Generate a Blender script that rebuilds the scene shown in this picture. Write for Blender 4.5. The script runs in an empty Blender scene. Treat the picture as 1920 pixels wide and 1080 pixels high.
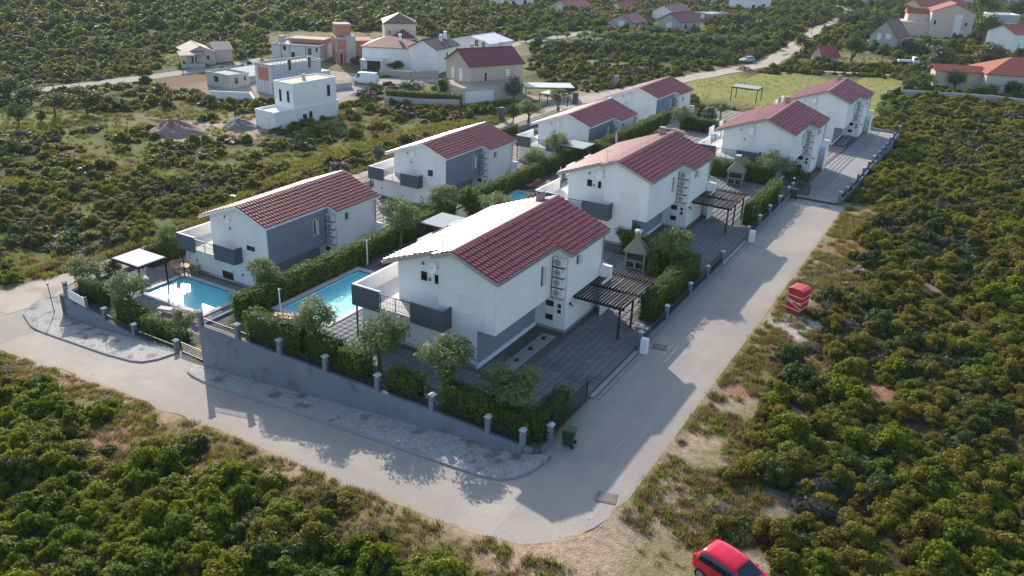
import bpy, math, random
import numpy as np
from mathutils import Matrix, Vector
random.seed(7); rng = np.random.default_rng(7)
SC = bpy.context.scene
COL = SC.collection
R = math.radians

# ------------------------------------------------------------------ camera
F_PX, PITCH, ROLL, YAW, CAM_Z = 1556.81, 0.41825, 0.03969, 0.51697, 25.94
def cam_axes():
    sy, cy, sp, cp = math.sin(YAW), math.cos(YAW), math.sin(PITCH), math.cos(PITCH)
    fwd = np.array([-sy*cp, cy*cp, -sp]); right = np.array([cy, sy, 0.]); up = np.cross(right, fwd)
    cr, sr = math.cos(ROLL), math.sin(ROLL)
    return cr*right + sr*up, -sr*right + cr*up, fwd
CR, CU, CF = cam_axes()
cd = bpy.data.cameras.new('camera'); cam = bpy.data.objects.new('camera', cd); COL.objects.link(cam)
cam.matrix_world = Matrix(((CR[0], CU[0], -CF[0], 0), (CR[1], CU[1], -CF[1], 0), (CR[2], CU[2], -CF[2], CAM_Z), (0, 0, 0, 1)))
cd.sensor_width = 36; cd.lens = F_PX/1920*36; cd.clip_end = 6000; cd.clip_start = .5
SC.camera = cam
# ------------------------------------------------------------------ light
SUN_AZ, SUN_EL = R(142), R(26)
w = bpy.data.worlds.new('World'); SC.world = w; w.use_nodes = True
nt = w.node_tree; nt.nodes.clear()
sky = nt.nodes.new('ShaderNodeTexSky'); sky.sky_type = 'NISHITA'; sky.sun_disc = False
sky.sun_elevation = SUN_EL; sky.sun_rotation = R(90) - SUN_AZ
sky.air_density = 1.15; sky.dust_density = 1.0; sky.ozone_density = 1.4
bg = nt.nodes.new('ShaderNodeBackground'); bg.inputs[1].default_value = 0.15
wo = nt.nodes.new('ShaderNodeOutputWorld'); nt.links.new(sky.outputs[0], bg.inputs[0]); nt.links.new(bg.outputs[0], wo.inputs[0])
sl = bpy.data.lights.new('sun', 'SUN'); sl.energy = 3.75; sl.angle = R(.55); sl.color = (1, .92, .80)
so = bpy.data.objects.new('sun', sl); COL.objects.link(so)
sd = Vector((math.cos(SUN_AZ)*math.cos(SUN_EL), math.sin(SUN_AZ)*math.cos(SUN_EL), math.sin(SUN_EL)))
so.rotation_euler = sd.to_track_quat('Z', 'Y').to_euler(); so.location = (-60, 60, 80)
SC.view_settings.view_transform = 'Standard'; SC.view_settings.look = 'None'
SC.view_settings.gamma = 1; SC.view_settings.use_curve_mapping = False; SC.view_settings.exposure = 0.68
SC.render.engine = 'CYCLES'; HAZE_D = .00012
SC.cycles.max_bounces = 6; SC.cycles.transparent_max_bounces = 8; SC.cycles.volume_bounces = 0
SC.cycles.sample_clamp_indirect = 4; SC.cycles.use_denoising = True
SC.cycles.caustics_reflective = False; SC.cycles.caustics_refractive = False

# ------------------------------------------------------------------ terrain height and pixel helper
XS = [-160, -90, -64, -43, -17.5, -15.6, -12, 120]; ZS = [-8, -7.5, -6.65, -3.2, -0.6, -0.25, -0.05, 1.]
def sm(a): a = np.clip(a, 0, 1); return a*a*(3-2*a)
def T(x, y):
    x = np.asarray(x, float); y = np.asarray(y, float)
    s = np.interp(x, XS, ZS)
    flat = sm((x+18)/1.4)*sm((y-32)/5)
    s = s*(1-flat) + np.maximum(s, -.05)*flat
    s = s - np.where(x > -46, np.interp(y, [86, 97, 130], [0, 1.0, 1.6]), 0)
    b = sm((y-90)/90)
    z = s*(1-b) - 5.*b
    d = np.hypot(x, y)
    return z + 14*sm((d-700)/500)
def Tf(x, y): return float(T(x, y))
def pix(px, py, z):
    d = CF + CR*((px-960)/F_PX) - CU*((py-540)/F_PX)
    t = (z-CAM_Z)/d[2]; return d[0]*t, d[1]*t, z
def G(px, py):
    z = -3.
    for _ in range(50):
        p = pix(px, py, z); z = .5*z + .5*Tf(p[0], p[1])
    return p
def mpp(p):   # metres per photo pixel at a point
    return float((np.array(p)-np.array([0, 0, CAM_Z])) @ CF)/F_PX

# ------------------------------------------------------------------ materials
MATS = {}
def node_mat(name):
    m = bpy.data.materials.new(name); m.use_nodes = True
    n = m.node_tree.nodes; b = n['Principled BSDF']; return m, n, m.node_tree.links, b
def mat(name, col, rough=.8, var=.12, scale=3., bump=0., bscale=30., spec=.3, metal=0., dirt=None, island=0., stretch=None):
    if name in MATS: return MATS[name]
    m, n, l, b = node_mat(name)
    b.inputs['Roughness'].default_value = rough; b.inputs['Specular IOR Level'].default_value = spec; b.inputs['Metallic'].default_value = metal
    tc = n.new('ShaderNodeTexCoord'); src = tc.outputs['Object']
    if stretch:
        mp = n.new('ShaderNodeMapping'); mp.inputs['Scale'].default_value = stretch; l.new(src, mp.inputs[0]); src = mp.outputs[0]
    no = n.new('ShaderNodeTexNoise'); no.inputs['Scale'].default_value = scale; no.inputs['Detail'].default_value = 8; no.inputs['Roughness'].default_value = .65
    l.new(src, no.inputs['Vector'])
    rp = n.new('ShaderNodeMapRange'); rp.inputs['From Min'].default_value = .3; rp.inputs['From Max'].default_value = .7
    rp.inputs['To Min'].default_value = 1-var; rp.inputs['To Max'].default_value = 1+var; l.new(no.outputs[0], rp.inputs[0])
    fac = rp.outputs[0]
    if island:
        ge = n.new('ShaderNodeNewGeometry'); r2 = n.new('ShaderNodeMapRange'); r2.inputs['To Min'].default_value = 1-island; r2.inputs['To Max'].default_value = 1+island
        l.new(ge.outputs['Random Per Island'], r2.inputs[0]); mu = n.new('ShaderNodeMath'); mu.operation = 'MULTIPLY'
        l.new(fac, mu.inputs[0]); l.new(r2.outputs[0], mu.inputs[1]); fac = mu.outputs[0]
    mx = n.new('ShaderNodeVectorMath'); mx.operation = 'SCALE'; mx.inputs[0].default_value = col; l.new(fac, mx.inputs['Scale'])
    out = mx.outputs[0]
    if dirt:
        n2 = n.new('ShaderNodeTexNoise'); n2.inputs['Scale'].default_value = dirt[1]; n2.inputs['Detail'].default_value = 6; l.new(src, n2.inputs['Vector'])
        r3 = n.new('ShaderNodeMapRange'); r3.inputs['From Min'].default_value = dirt[2]; r3.inputs['From Max'].default_value = dirt[2]+.18; l.new(n2.outputs[0], r3.inputs[0])
        m2 = n.new('ShaderNodeMix'); m2.data_type = 'RGBA'; l.new(r3.outputs[0], m2.inputs[0]); l.new(out, m2.inputs[6]); m2.inputs[7].default_value = (*dirt[0], 1)
        out = m2.outputs[2]
    l.new(out, b.inputs['Base Color'])
    if bump:
        nb = n.new('ShaderNodeTexNoise'); nb.inputs['Scale'].default_value = bscale; nb.inputs['Detail'].default_value = 5; l.new(src, nb.inputs['Vector'])
        bp = n.new('ShaderNodeBump'); bp.inputs['Strength'].default_value = bump; bp.inputs['Distance'].default_value = .05; l.new(nb.outputs[0], bp.inputs['Height']); l.new(bp.outputs[0], b.inputs['Normal'])
    MATS[name] = m; return m
def leaf(name, c1, c2, trans=.3):
    if name in MATS: return MATS[name]
    m, n, l, b = node_mat(name)
    ge = n.new('ShaderNodeNewGeometry'); oi = n.new('ShaderNodeObjectInfo')
    a = n.new('ShaderNodeMath'); a.operation = 'MULTIPLY_ADD'; a.inputs[1].default_value = .55; l.new(ge.outputs['Random Per Island'], a.inputs[0])
    a2 = n.new('ShaderNodeMath'); a2.operation = 'MULTIPLY'; a2.inputs[1].default_value = .45; l.new(oi.outputs['Random'], a2.inputs[0]); l.new(a2.outputs[0], a.inputs[2])
    mx = n.new('ShaderNodeMix'); mx.data_type = 'RGBA'; mx.inputs[6].default_value = (*c1, 1); mx.inputs[7].default_value = (*c2, 1); l.new(a.outputs[0], mx.inputs[0])
    b.inputs['Roughness'].default_value = .55; b.inputs['Specular IOR Level'].default_value = .25; l.new(mx.outputs[2], b.inputs['Base Color'])
    t = n.new('ShaderNodeBsdfTranslucent'); l.new(mx.outputs[2], t.inputs[0])
    ms = n.new('ShaderNodeMixShader'); ms.inputs[0].default_value = trans; l.new(b.outputs[0], ms.inputs[1]); l.new(t.outputs[0], ms.inputs[2])
    l.new(ms.outputs[0], n['Material Output'].inputs[0]); MATS[name] = m; return m
WHITE = mat('white_render', (.80, .80, .80), .85, .05, .8, .15, 40, dirt=((.66, .655, .64), 1.6, .60), stretch=(1, 1, .22))
WHITE2 = mat('white_trim', (.78, .78, .79), .6, .03, 2)
BEIGE = mat('beige_render', (.55, .46, .38), .85, .08, .8)
PINKB = mat('pale_pink_render', (.60, .48, .42), .85, .08, .8)
GREYW = mat('grey_render', (.235, .265, .325), .85, .06, 1.2, .15, 40)
DGREY = mat('dark_grey_panel', (.088, .102, .128), .7, .06, 1.5)
RENDERG = mat('raw_render', (.42, .41, .40), .9, .12, .7)
WALLG = mat('blue_grey_wall', (.185, .215, .262), .9, .10, .5, .2, 25, dirt=((.12, .13, .15), .9, .55))
CAPW = mat('pale_cap', (.50, .50, .52), .7, .1, 5)
TILE = mat('red_roof_tile', (.245, .036, .036), .34, .25, 2.0, spec=.8, island=.16)
TILEO = mat('orange_roof_tile', (.34, .085, .055), .6, .2, 2.0)
TILEB = mat('brown_roof_tile', (.085, .055, .058), .6, .2, 2.0)
TILEP = mat('pale_roof_tile', (.30, .23, .19), .7, .2, 2.0)
METAL = mat('dark_metal', (.03, .03, .035), .5, .05, 4)
GREYM = mat('grey_metal', (.32, .33, .35), .4, .05, 4, metal=.4)
GLASS = mat('dark_glass', (.012, .016, .024), .08, .05, 1, spec=.7)
WOODD = mat('dark_wood', (.040, .022, .016), .7, .25, 6, stretch=(1, 12, 12))
WOOD = mat('teak_wood', (.26, .115, .06), .6, .2, 8)
WOODP = mat('pale_wood', (.45, .30, .17), .7, .2, 8)
PLAST = mat('white_plastic', (.76, .76, .75), .5, .04, 4)
FAN = mat('grey_grille', (.16, .17, .18), .6, .1, 8)
STONE = mat('stone_concrete', (.225, .198, .178), .9, .15, 3, .3, 30)
PAVER = mat('grey_paver', (.175, .175, .185), .85, .12, .8, .2, 60, island=.07, dirt=((.11, .105, .105), .35, .56))
JOINT = mat('paver_joint', (.105, .102, .102), .95, .15, 2)
DECKP = mat('deck_paver', (.245, .215, .20), .85, .12, 1.2, .2, 60, island=.13)
GRAVEL = mat('gravel', (.36, .31, .285), .95, .3, 9, .6, 40)
CURTAIN = mat('sun_fabric', (.62, .60, .57), .8, .05, 3)
SHADEG = mat('grey_fabric', (.36, .36, .38), .8, .05, 3)
def road_mat():
    m, n, l, b = node_mat('road_surface'); tc = n.new('ShaderNodeTexCoord'); at_ = n.new('ShaderNodeAttribute'); at_.attribute_name = 'across'
    def noise(sc, det=6, ro=.6): q = n.new('ShaderNodeTexNoise'); q.inputs['Scale'].default_value = sc; q.inputs['Detail'].default_value = det; q.inputs['Roughness'].default_value = ro; l.new(tc.outputs['Object'], q.inputs[0]); return q.outputs[0]
    def rng_(src, a, b, c, d): q = n.new('ShaderNodeMapRange'); q.inputs[1].default_value = a; q.inputs[2].default_value = b; q.inputs[3].default_value = c; q.inputs[4].default_value = d; l.new(src, q.inputs[0]); return q.outputs[0]
    def math_(op, x, y): q = n.new('ShaderNodeMath'); q.operation = op; (l.new(x, q.inputs[0]) if hasattr(x, 'links') else setattr(q.inputs[0], 'default_value', x)); (l.new(y, q.inputs[1]) if hasattr(y, 'links') else setattr(q.inputs[1], 'default_value', y)); return q.outputs[0]
    def mixc(f, x, c): q = n.new('ShaderNodeMix'); q.data_type = 'RGBA'; l.new(f, q.inputs[0]); (l.new(x, q.inputs[6]) if hasattr(x, 'links') else setattr(q.inputs[6], 'default_value', (*x, 1))); q.inputs[7].default_value = (*c, 1); return q.outputs[2]
    c = mixc(rng_(noise(.13, 5), .42, .66, 0, 1), (.335, .298, .270), (.41, .352, .305)); c = mixc(rng_(noise(.5, 8, .7), .56, .72, 0, .5), c, (.285, .255, .232)); c = mixc(rng_(noise(7, 4), .5, .9, 0, .5), c, (.20, .18, .165))
    sep = at_.outputs['Fac']; w_ = math_('ADD', sep, rng_(noise(.35, 6, .7), .3, .7, -.05, .05))
    edge = math_('MAXIMUM', rng_(w_, .10, .01, 0, .8), rng_(w_, .90, .99, 0, .8)); c = mixc(edge, c, (.36, .265, .185))
    for p_, wd, st, cc in ((.30, .055, .32, (.43, .385, .345)), (.66, .06, .28, (.43, .385, .345)), (.405, .008, .38, (.47, .43, .39))):
        d_ = math_('ABSOLUTE', math_('SUBTRACT', w_ if wd > .01 else sep, p_), 0.); tr_ = math_('MULTIPLY', rng_(d_, wd*1.4, wd*.5, 0, st), rng_(noise(.9 if wd > .01 else .5, 5), .38, .58, 0, 1)); c = mixc(tr_, c, cc)
    v = n.new('ShaderNodeTexVoronoi'); v.feature = 'DISTANCE_TO_EDGE'; v.inputs['Scale'].default_value = .22; wr = n.new('ShaderNodeVectorMath'); wr.operation = 'ADD'; nv = n.new('ShaderNodeTexNoise'); nv.inputs['Scale'].default_value = .8; nv.inputs['Detail'].default_value = 6; l.new(tc.outputs['Object'], nv.inputs[0]); l.new(tc.outputs['Object'], wr.inputs[0]); l.new(nv.outputs[1], wr.inputs[1]); l.new(wr.outputs[0], v.inputs[0])
    cr = math_('MULTIPLY', rng_(v.outputs['Distance'], .009, .002, 0, .28), rng_(noise(.2), .48, .6, 0, 1)); c = mixc(cr, c, (.16, .145, .13))
    l.new(c, b.inputs['Base Color']); b.inputs['Roughness'].default_value = .92; b.inputs['Specular IOR Level'].default_value = .25
    bp = n.new('ShaderNodeBump'); bp.inputs['Strength'].default_value = .3; bp.inputs['Distance'].default_value = .04; l.new(noise(40, 4), bp.inputs['Height']); l.new(bp.outputs[0], b.inputs['Normal']); return m
ROAD = road_mat()
ROADD = mat('dirt_road', (.44, .365, .30), .95, .16, .4, .4, 20, dirt=((.34, .24, .17), .3, .55))
BARGE = mat('grey_barge', (.36, .35, .36), .7, .08, 3)
CHIM = mat('pale_brick_chimney', (.40, .34, .33), .9, .2, 5)
KERB = mat('kerb_concrete', (.30, .29, .285), .9, .12, 2, .2, 30)
REDP = mat('red_paint', (.50, .022, .030), .35, .06, 2, spec=.5)
CARRED = mat('car_red', (.62, .010, .040), .22, .03, 1, spec=.6)
TYRE = mat('tyre_rubber', (.02, .02, .02), .85, .1, 5)
RUST = mat('rust_iron', (.20, .165, .145), .8, .2, 6)
GREENB = mat('green_plastic', (.018, .055, .028), .45, .1, 4)
BRICK = mat('clay_block', (.42, .13, .07), .9, .15, 3)
BARK = mat('bark', (.13, .10, .075), .95, .3, 9, .5, 30)
TWIG = mat('twig_core', (.034, .036, .016), 1., .3, 4)
def pebble_mat():
    m, n, l, b = node_mat('pebble_paving'); tc = n.new('ShaderNodeTexCoord')
    v = n.new('ShaderNodeTexVoronoi'); v.inputs['Scale'].default_value = 13; l.new(tc.outputs['Object'], v.inputs[0])
    cr = n.new('ShaderNodeValToRGB'); cr.color_ramp.elements[0].color = (.20, .19, .19, 1); cr.color_ramp.elements[1].color = (.43, .41, .40, 1); cr.color_ramp.elements[1].position = .7
    l.new(v.outputs['Color'], cr.inputs[0])
    n2 = n.new('ShaderNodeTexNoise'); n2.inputs['Scale'].default_value = .8; n2.inputs['Detail'].default_value = 7; l.new(tc.outputs['Object'], n2.inputs[0])
    rg = n.new('ShaderNodeMapRange'); rg.inputs['From Min'].default_value = .54; rg.inputs['From Max'].default_value = .66; l.new(n2.outputs[0], rg.inputs[0])
    mx = n.new('ShaderNodeMix'); mx.data_type = 'RGBA'; l.new(rg.outputs[0], mx.inputs[0]); l.new(cr.outputs[0], mx.inputs[6]); mx.inputs[7].default_value = (.17, .145, .12, 1)
    l.new(mx.outputs[2], b.inputs['Base Color']); b.inputs['Roughness'].default_value = .9
    bp = n.new('ShaderNodeBump'); bp.inputs['Strength'].default_value = .7; bp.inputs['Distance'].default_value = .05; l.new(v.outputs['Distance'], bp.inputs['Height']); l.new(bp.outputs[0], b.inputs['Normal'])
    return m
PEBBLE = pebble_mat()
def brick_mat(name, c1, c2, cm, sc):
    m, n, l, b = node_mat(name); tc = n.new('ShaderNodeTexCoord'); mp = n.new('ShaderNodeMapping'); mp.inputs['Rotation'].default_value = (R(90), 0, 0)
    ad = n.new('ShaderNodeVectorMath'); ad.operation = 'DOT_PRODUCT'; ad.inputs[1].default_value = (1, 1, 0); l.new(tc.outputs['Object'], ad.inputs[0])
    sx = n.new('ShaderNodeSeparateXYZ'); l.new(tc.outputs['Object'], sx.inputs[0]); cx = n.new('ShaderNodeCombineXYZ'); l.new(ad.outputs['Value'], cx.inputs[0]); l.new(sx.outputs[2], cx.inputs[1])
    br = n.new('ShaderNodeTexBrick'); br.inputs['Color1'].default_value = (*c1, 1); br.inputs['Color2'].default_value = (*c2, 1); br.inputs['Mortar'].default_value = (*cm, 1)
    br.inputs['Scale'].default_value = sc; br.inputs['Mortar Size'].default_value = .03; l.new(cx.outputs[0], br.inputs[0]); l.new(br.outputs[0], b.inputs['Base Color']); b.inputs['Roughness'].default_value = .9
    return m
INSUL = brick_mat('insulation_board', (.72, .74, .78), (.60, .63, .70), (.25, .27, .33), 1.0)
BLOCK = brick_mat('block_masonry', (.50, .14, .07), (.38, .10, .055), (.45, .34, .28), 2.0)
RUBBLE = brick_mat('rubble_masonry', (.40, .34, .29), (.28, .24, .21), (.45, .42, .38), 3.0)
def water_mat():
    m, n, l, b = node_mat('pool_water'); n.remove(b)
    tc = n.new('ShaderNodeTexCoord'); no = n.new('ShaderNodeTexNoise'); no.inputs['Scale'].default_value = 3.2; no.inputs['Detail'].default_value = 5; l.new(tc.outputs['Object'], no.inputs[0])
    bp = n.new('ShaderNodeBump'); bp.inputs['Strength'].default_value = .5; bp.inputs['Distance'].default_value = .075; l.new(no.outputs[0], bp.inputs['Height'])
    tr = n.new('ShaderNodeBsdfTransparent'); tr.inputs[0].default_value = (.80, .98, 1, 1)
    gl = n.new('ShaderNodeBsdfGlossy'); gl.inputs['Roughness'].default_value = .17; l.new(bp.outputs[0], gl.inputs['Normal'])
    fr = n.new('ShaderNodeFresnel'); fr.inputs[0].default_value = 1.33; l.new(bp.outputs[0], fr.inputs['Normal'])
    df = n.new('ShaderNodeBsdfDiffuse'); df.inputs[0].default_value = (.26, .95, 1, 1); m0 = n.new('ShaderNodeMixShader'); m0.inputs[0].default_value = .72; l.new(tr.outputs[0], m0.inputs[1]); l.new(df.outputs[0], m0.inputs[2]); ms = n.new('ShaderNodeMixShader'); l.new(fr.outputs[0], ms.inputs[0]); l.new(m0.outputs[0], ms.inputs[1]); l.new(gl.outputs[0], ms.inputs[2]); l.new(ms.outputs[0], n['Material Output'].inputs[0])
    return m
WATER = water_mat()
POOLT = mat('pool_tile', (.30, .86, .92), .5, .06, 2)
COPING = mat('pool_coping', (.56, .54, .55), .75, .08, 3)
L_LENT = leaf('lentisk_leaf', (.050, .082, .006), (.300, .325, .016), .48)
L_HEATH = leaf('heath_leaf', (.075, .072, .010), (.330, .285, .030), .48)
L_DARK = leaf('juniper_leaf', (.028, .050, .009), (.130, .155, .024), .38)
L_GREY = leaf('dry_twigs', (.065, .056, .045), (.13, .112, .09), .2)
L_OLIVE = leaf('olive_leaf', (.11, .145, .052), (.29, .33, .15), .42)
L_HEDGE = leaf('hedge_leaf', (.034, .078, .007), (.175, .235, .018), .42)
L_TREE = leaf('broad_leaf', (.035, .070, .012), (.120, .175, .032), .36)
L_SAGE = leaf('sage_leaf', (.070, .090, .055), (.140, .165, .10), .25)
L_GRASS = leaf('dry_grass', (.17, .125, .045), (.34, .255, .11), .40)
L_GRASSG = leaf('green_grass', (.15, .18, .026), (.33, .34, .065), .45)

# ------------------------------------------------------------------ mesh builder and tags
class MB:
    def __init__(s): s.v = []; s.f = []; s.mi = []
    def add(s, vs, fs, mi=0):
        o = len(s.v); s.v += [tuple(map(float, p)) for p in vs]; s.f += [tuple(i+o for i in f) for f in fs]; s.mi += [mi]*len(fs); return s
    def box(s, x0, x1, y0, y1, z0, z1, mi=0):
        return s.add([(x0, y0, z0), (x1, y0, z0), (x1, y1, z0), (x0, y1, z0), (x0, y0, z1), (x1, y0, z1), (x1, y1, z1), (x0, y1, z1)],
                     [(0, 3, 2, 1), (4, 5, 6, 7), (0, 1, 5, 4), (1, 2, 6, 5), (2, 3, 7, 6), (3, 0, 4, 7)], mi)
    def ext(s, poly, a, b, axis='y', mi=0):
        n = len(poly)
        def P(p, t): return (p[0], t, p[1]) if axis == 'y' else ((t, p[0], p[1]) if axis == 'x' else (p[0], p[1], t))
        vs = [P(p, a) for p in poly] + [P(p, b) for p in poly]
        fs = [tuple(range(n)), tuple(range(2*n-1, n-1, -1))] + [(i, i+n, (i+1) % n+n, (i+1) % n) for i in range(n)]
        return s.add(vs, fs, mi)
    def tube(s, p0, p1, r, n=6, r1=None, mi=0):
        p0 = Vector(p0); p1 = Vector(p1); r1 = r if r1 is None else r1; d = (p1-p0); q = d.to_track_quat('Z', 'Y')
        vs = []
        for p, rr in ((p0, r), (p1, r1)):
            for k in range(n): vs.append(p + q @ Vector((rr*math.cos(2*math.pi*k/n), rr*math.sin(2*math.pi*k/n), 0)))
        fs = [(k, (k+1) % n, (k+1) % n+n, k+n) for k in range(n)] + [tuple(range(n-1, -1, -1)), tuple(range(n, 2*n))]
        return s.add(vs, fs, mi)
    def bar(s, p0, p1, w, h, mi=0):   # rectangular bar between two points
        p0 = Vector(p0); p1 = Vector(p1); d = (p1-p0).normalized(); up = Vector((0, 0, 1)) if abs(d.z) < .9 else Vector((1, 0, 0))
        sx = d.cross(up).normalized()*(w/2); u = sx.cross(d).normalized()*(h/2)
        vs = [p+a*sx+b*u for p in (p0, p1) for a, b in ((-1, -1), (1, -1), (1, 1), (-1, 1))]
        return s.add(vs, [(0, 1, 2, 3), (7, 6, 5, 4), (0, 4, 5, 1), (1, 5, 6, 2), (2, 6, 7, 3), (3, 7, 4, 0)], mi)
    def mesh(s, name, mats):
        me = bpy.data.meshes.new(name); me.from_pydata(s.v, [], s.f)
        for m in (mats if isinstance(mats, (list, tuple)) else [mats]): me.materials.append(m)
        if any(s.mi): me.polygons.foreach_set('material_index', s.mi)
        return me
    def build(s, name, mats, parent=None, bevel=0, fix=True):
        me = s.mesh(name, mats)
        if fix:
            import bmesh
            b = bmesh.new(); b.from_mesh(me); bmesh.ops.recalc_face_normals(b, faces=b.faces[:])
            if bevel: bmesh.ops.bevel(b, geom=b.edges[:], offset=bevel, segments=1, affect='EDGES')
            b.to_mesh(me); b.free()
        o = bpy.data.objects.new(name, me); COL.objects.link(o)
        if parent: o.parent = parent
        return o
def tag(o, label=None, cat=None, group=None, kind=None):
    if label: o['label'] = label
    if cat: o['category'] = cat
    if group: o['group'] = group
    if kind: o['kind'] = kind
    return o
def thing(name, label, cat, loc=(0, 0, 0), rz=0, group=None):
    o = bpy.data.objects.new(name, None); COL.objects.link(o); o.location = loc; o.rotation_euler = (0, 0, rz); o.empty_display_size = .2
    return tag(o, label, cat, group)
def copy_tree(o, parent=None):
    c = o.copy(); COL.objects.link(c)
    if parent: c.parent = parent
    for ch in list(o.children): copy_tree(ch, c)
    return c
def add_obj(name, me, parent=None, loc=(0, 0, 0), rz=0, sc=None):
    o = bpy.data.objects.new(name, me); COL.objects.link(o); o.location = loc; o.rotation_euler = (0, 0, rz)
    if sc is not None: o.scale = sc if hasattr(sc, '__len__') else (sc,)*3
    if parent: o.parent = parent
    return o

# ------------------------------------------------------------------ leaves
def leaf_quads(P, N, size, aspect=.55):
    """one little quad per point, facing N roughly; returns verts, faces arrays"""
    n = len(P); N = N/np.linalg.norm(N, axis=1, keepdims=True)
    a = np.cross(N, rng.normal(size=(n, 3))); a /= np.linalg.norm(a, axis=1, keepdims=True)+1e-9; b = np.cross(N, a)
    s = (size*rng.uniform(.65, 1.3, n))[:, None] if np.isscalar(size) else size[:, None]
    V = np.stack([P-a*s, P-b*s*aspect, P+a*s, P+b*s*aspect], 1).reshape(-1, 3)
    return V, np.arange(4*n).reshape(-1, 4)
def np_mesh(name, V, F, mats, mi=None):
    me = bpy.data.meshes.new(name); nf = len(F); k = F.shape[1]
    me.vertices.add(len(V)); me.vertices.foreach_set('co', np.asarray(V, np.float32).ravel())
    me.loops.add(nf*k); me.loops.foreach_set('vertex_index', F.ravel().astype(np.int32))
    me.polygons.add(nf); me.polygons.foreach_set('loop_start', (np.arange(nf)*k).astype(np.int32)); me.polygons.foreach_set('loop_total', np.full(nf, k, np.int32))
    for m in mats: me.materials.append(m)
    if mi is not None: me.polygons.foreach_set('material_index', mi.astype(np.int32))
    me.update(calc_edges=True); return me
def blob_points(n, blobs, squash=.85, shell=.35):
    """points near the outside of a union of balls; blobs: (cx,cy,cz,r)"""
    B = np.array(blobs, float); wgt = B[:, 3]**2; idx = rng.choice(len(B), n, p=wgt/wgt.sum())
    D = rng.normal(size=(n, 3)); D /= np.linalg.norm(D, axis=1, keepdims=True); D[:, 2] = np.where(D[:, 2] < -.45, -D[:, 2], D[:, 2])
    rr = B[idx, 3]*(1-shell*rng.random(n)**1.6)*rng.uniform(.9, 1.12, n)
    P = B[idx, :3] + D*rr[:, None]*np.array([1, 1, squash])
    N = D + rng.normal(size=(n, 3))*.55 + np.array([0, 0, .25])
    keep = P[:, 2] > .02
    return P[keep], N[keep]
def ico(n=1):
    import bmesh
    b = bmesh.new(); bmesh.ops.create_icosphere(b, subdivisions=n, radius=1); V = np.array([v.co[:] for v in b.verts]); F = np.array([[v.index for v in f.verts] for f in b.faces]); b.free(); return V, F
ICOV, ICOF = ico(1)
def shrub_mesh(name, mats, n, leafsize, r=1., lobes=5, core=True, hgt=.8, asp=.55):
    bl = []; ncl = lobes*4; sx, sy = rng.uniform(.75, 1.2), rng.uniform(.75, 1.2)
    for k in range(ncl):
        a = rng.uniform(0, 6.28); t = rng.random()**.6; d = t*.82*r; rad = rng.uniform(.17, .34)*r*(1-.25*t)
        bl.append((d*math.cos(a)*sx, d*math.sin(a)*sy, hgt*r*(1-.72*t*t)*rng.uniform(.55, 1.08), rad))
    P, N = blob_points(n, bl, .9, .55); V, F = leaf_quads(P, N, leafsize, asp)
    ns = max(6, n//60); q = rng.integers(0, ncl, ns); B = np.array(bl)[q]; D = rng.normal(size=(ns, 3)); D[:, 2] = np.abs(D[:, 2])+.6; D /= np.linalg.norm(D, axis=1, keepdims=True)
    Ps = np.repeat(B[:, :3], 3, 0)+np.repeat(D, 3, 0)*np.tile([1.0, 1.2, 1.4], ns)[:, None]*np.repeat(B[:, 3:4], 3, 0); Vs, Fs = leaf_quads(Ps, np.repeat(D, 3, 0)+rng.normal(size=(3*ns, 3)), leafsize*.9, .4); F = np.concatenate([F, Fs+len(V)]); V = np.concatenate([V, Vs])
    F3 = np.concatenate([F[:, [0, 1, 2]], F[:, [0, 2, 3]]]); mi = np.zeros(len(F3))
    if core:
        for (cx, cy, cz, rad) in ((0, 0, .22*hgt, .62), (.3*sx, .1, .2*hgt, .42), (-.3*sx, -.2, .2*hgt, .42), (0, .35*sy, .2*hgt, .4)):
            cv = ICOV*np.array([rad*sx, rad*sy, rad*.75])*r+np.array([cx, cy, cz])*r; F3 = np.concatenate([F3, ICOF+len(V)]); V = np.concatenate([V, cv]); mi = np.concatenate([mi, np.ones(len(ICOF))])
    return np_mesh(name, V, F3, mats, mi)
def crown_mesh(name, m, n, leafsize, rx, rz, cz, lobes, seed_low=.2):
    bl = []
    for k in range(lobes):
        D = rng.normal(size=3); D /= np.linalg.norm(D); t = rng.uniform(.35, .72)
        bl.append((D[0]*rx*t, D[1]*rx*t, cz+D[2]*rz*t, rng.uniform(.30, .44)*rx))
    B = np.array(bl); idx = rng.choice(lobes, n); D = rng.normal(size=(n, 3)); D /= np.linalg.norm(D, axis=1, keepdims=True)
    P = B[idx, :3]+D*(B[idx, 3]*(rng.random(n)**.45)*rng.uniform(.8, 1.25, n))[:, None]*np.array([1, 1, .9]); N = D*.7+rng.normal(size=(n, 3))*.6+np.array([0, 0, .3])
    V, F = leaf_quads(P, N, leafsize, .42)
    return np_mesh(name, V, np.concatenate([F[:, [0, 1, 2]], F[:, [0, 2, 3]]]), [m]), bl
def trunk_mesh(name, bl, h0, r0):
    m = MB(); k = Vector((rng.uniform(-.08, .08), rng.uniform(-.08, .08), h0)); m.tube((0, 0, -.15), k, r0, 7, r0*.75)
    for b in bl[:6]:
        e = Vector(b[:3]); mid = k.lerp(e, .5)+Vector((0, 0, .12)); m.tube(k, mid, r0*.5, 5, r0*.32); m.tube(mid, e, r0*.32, 5, r0*.12)
    return m.mesh(name, BARK)
TREES = {}
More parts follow.
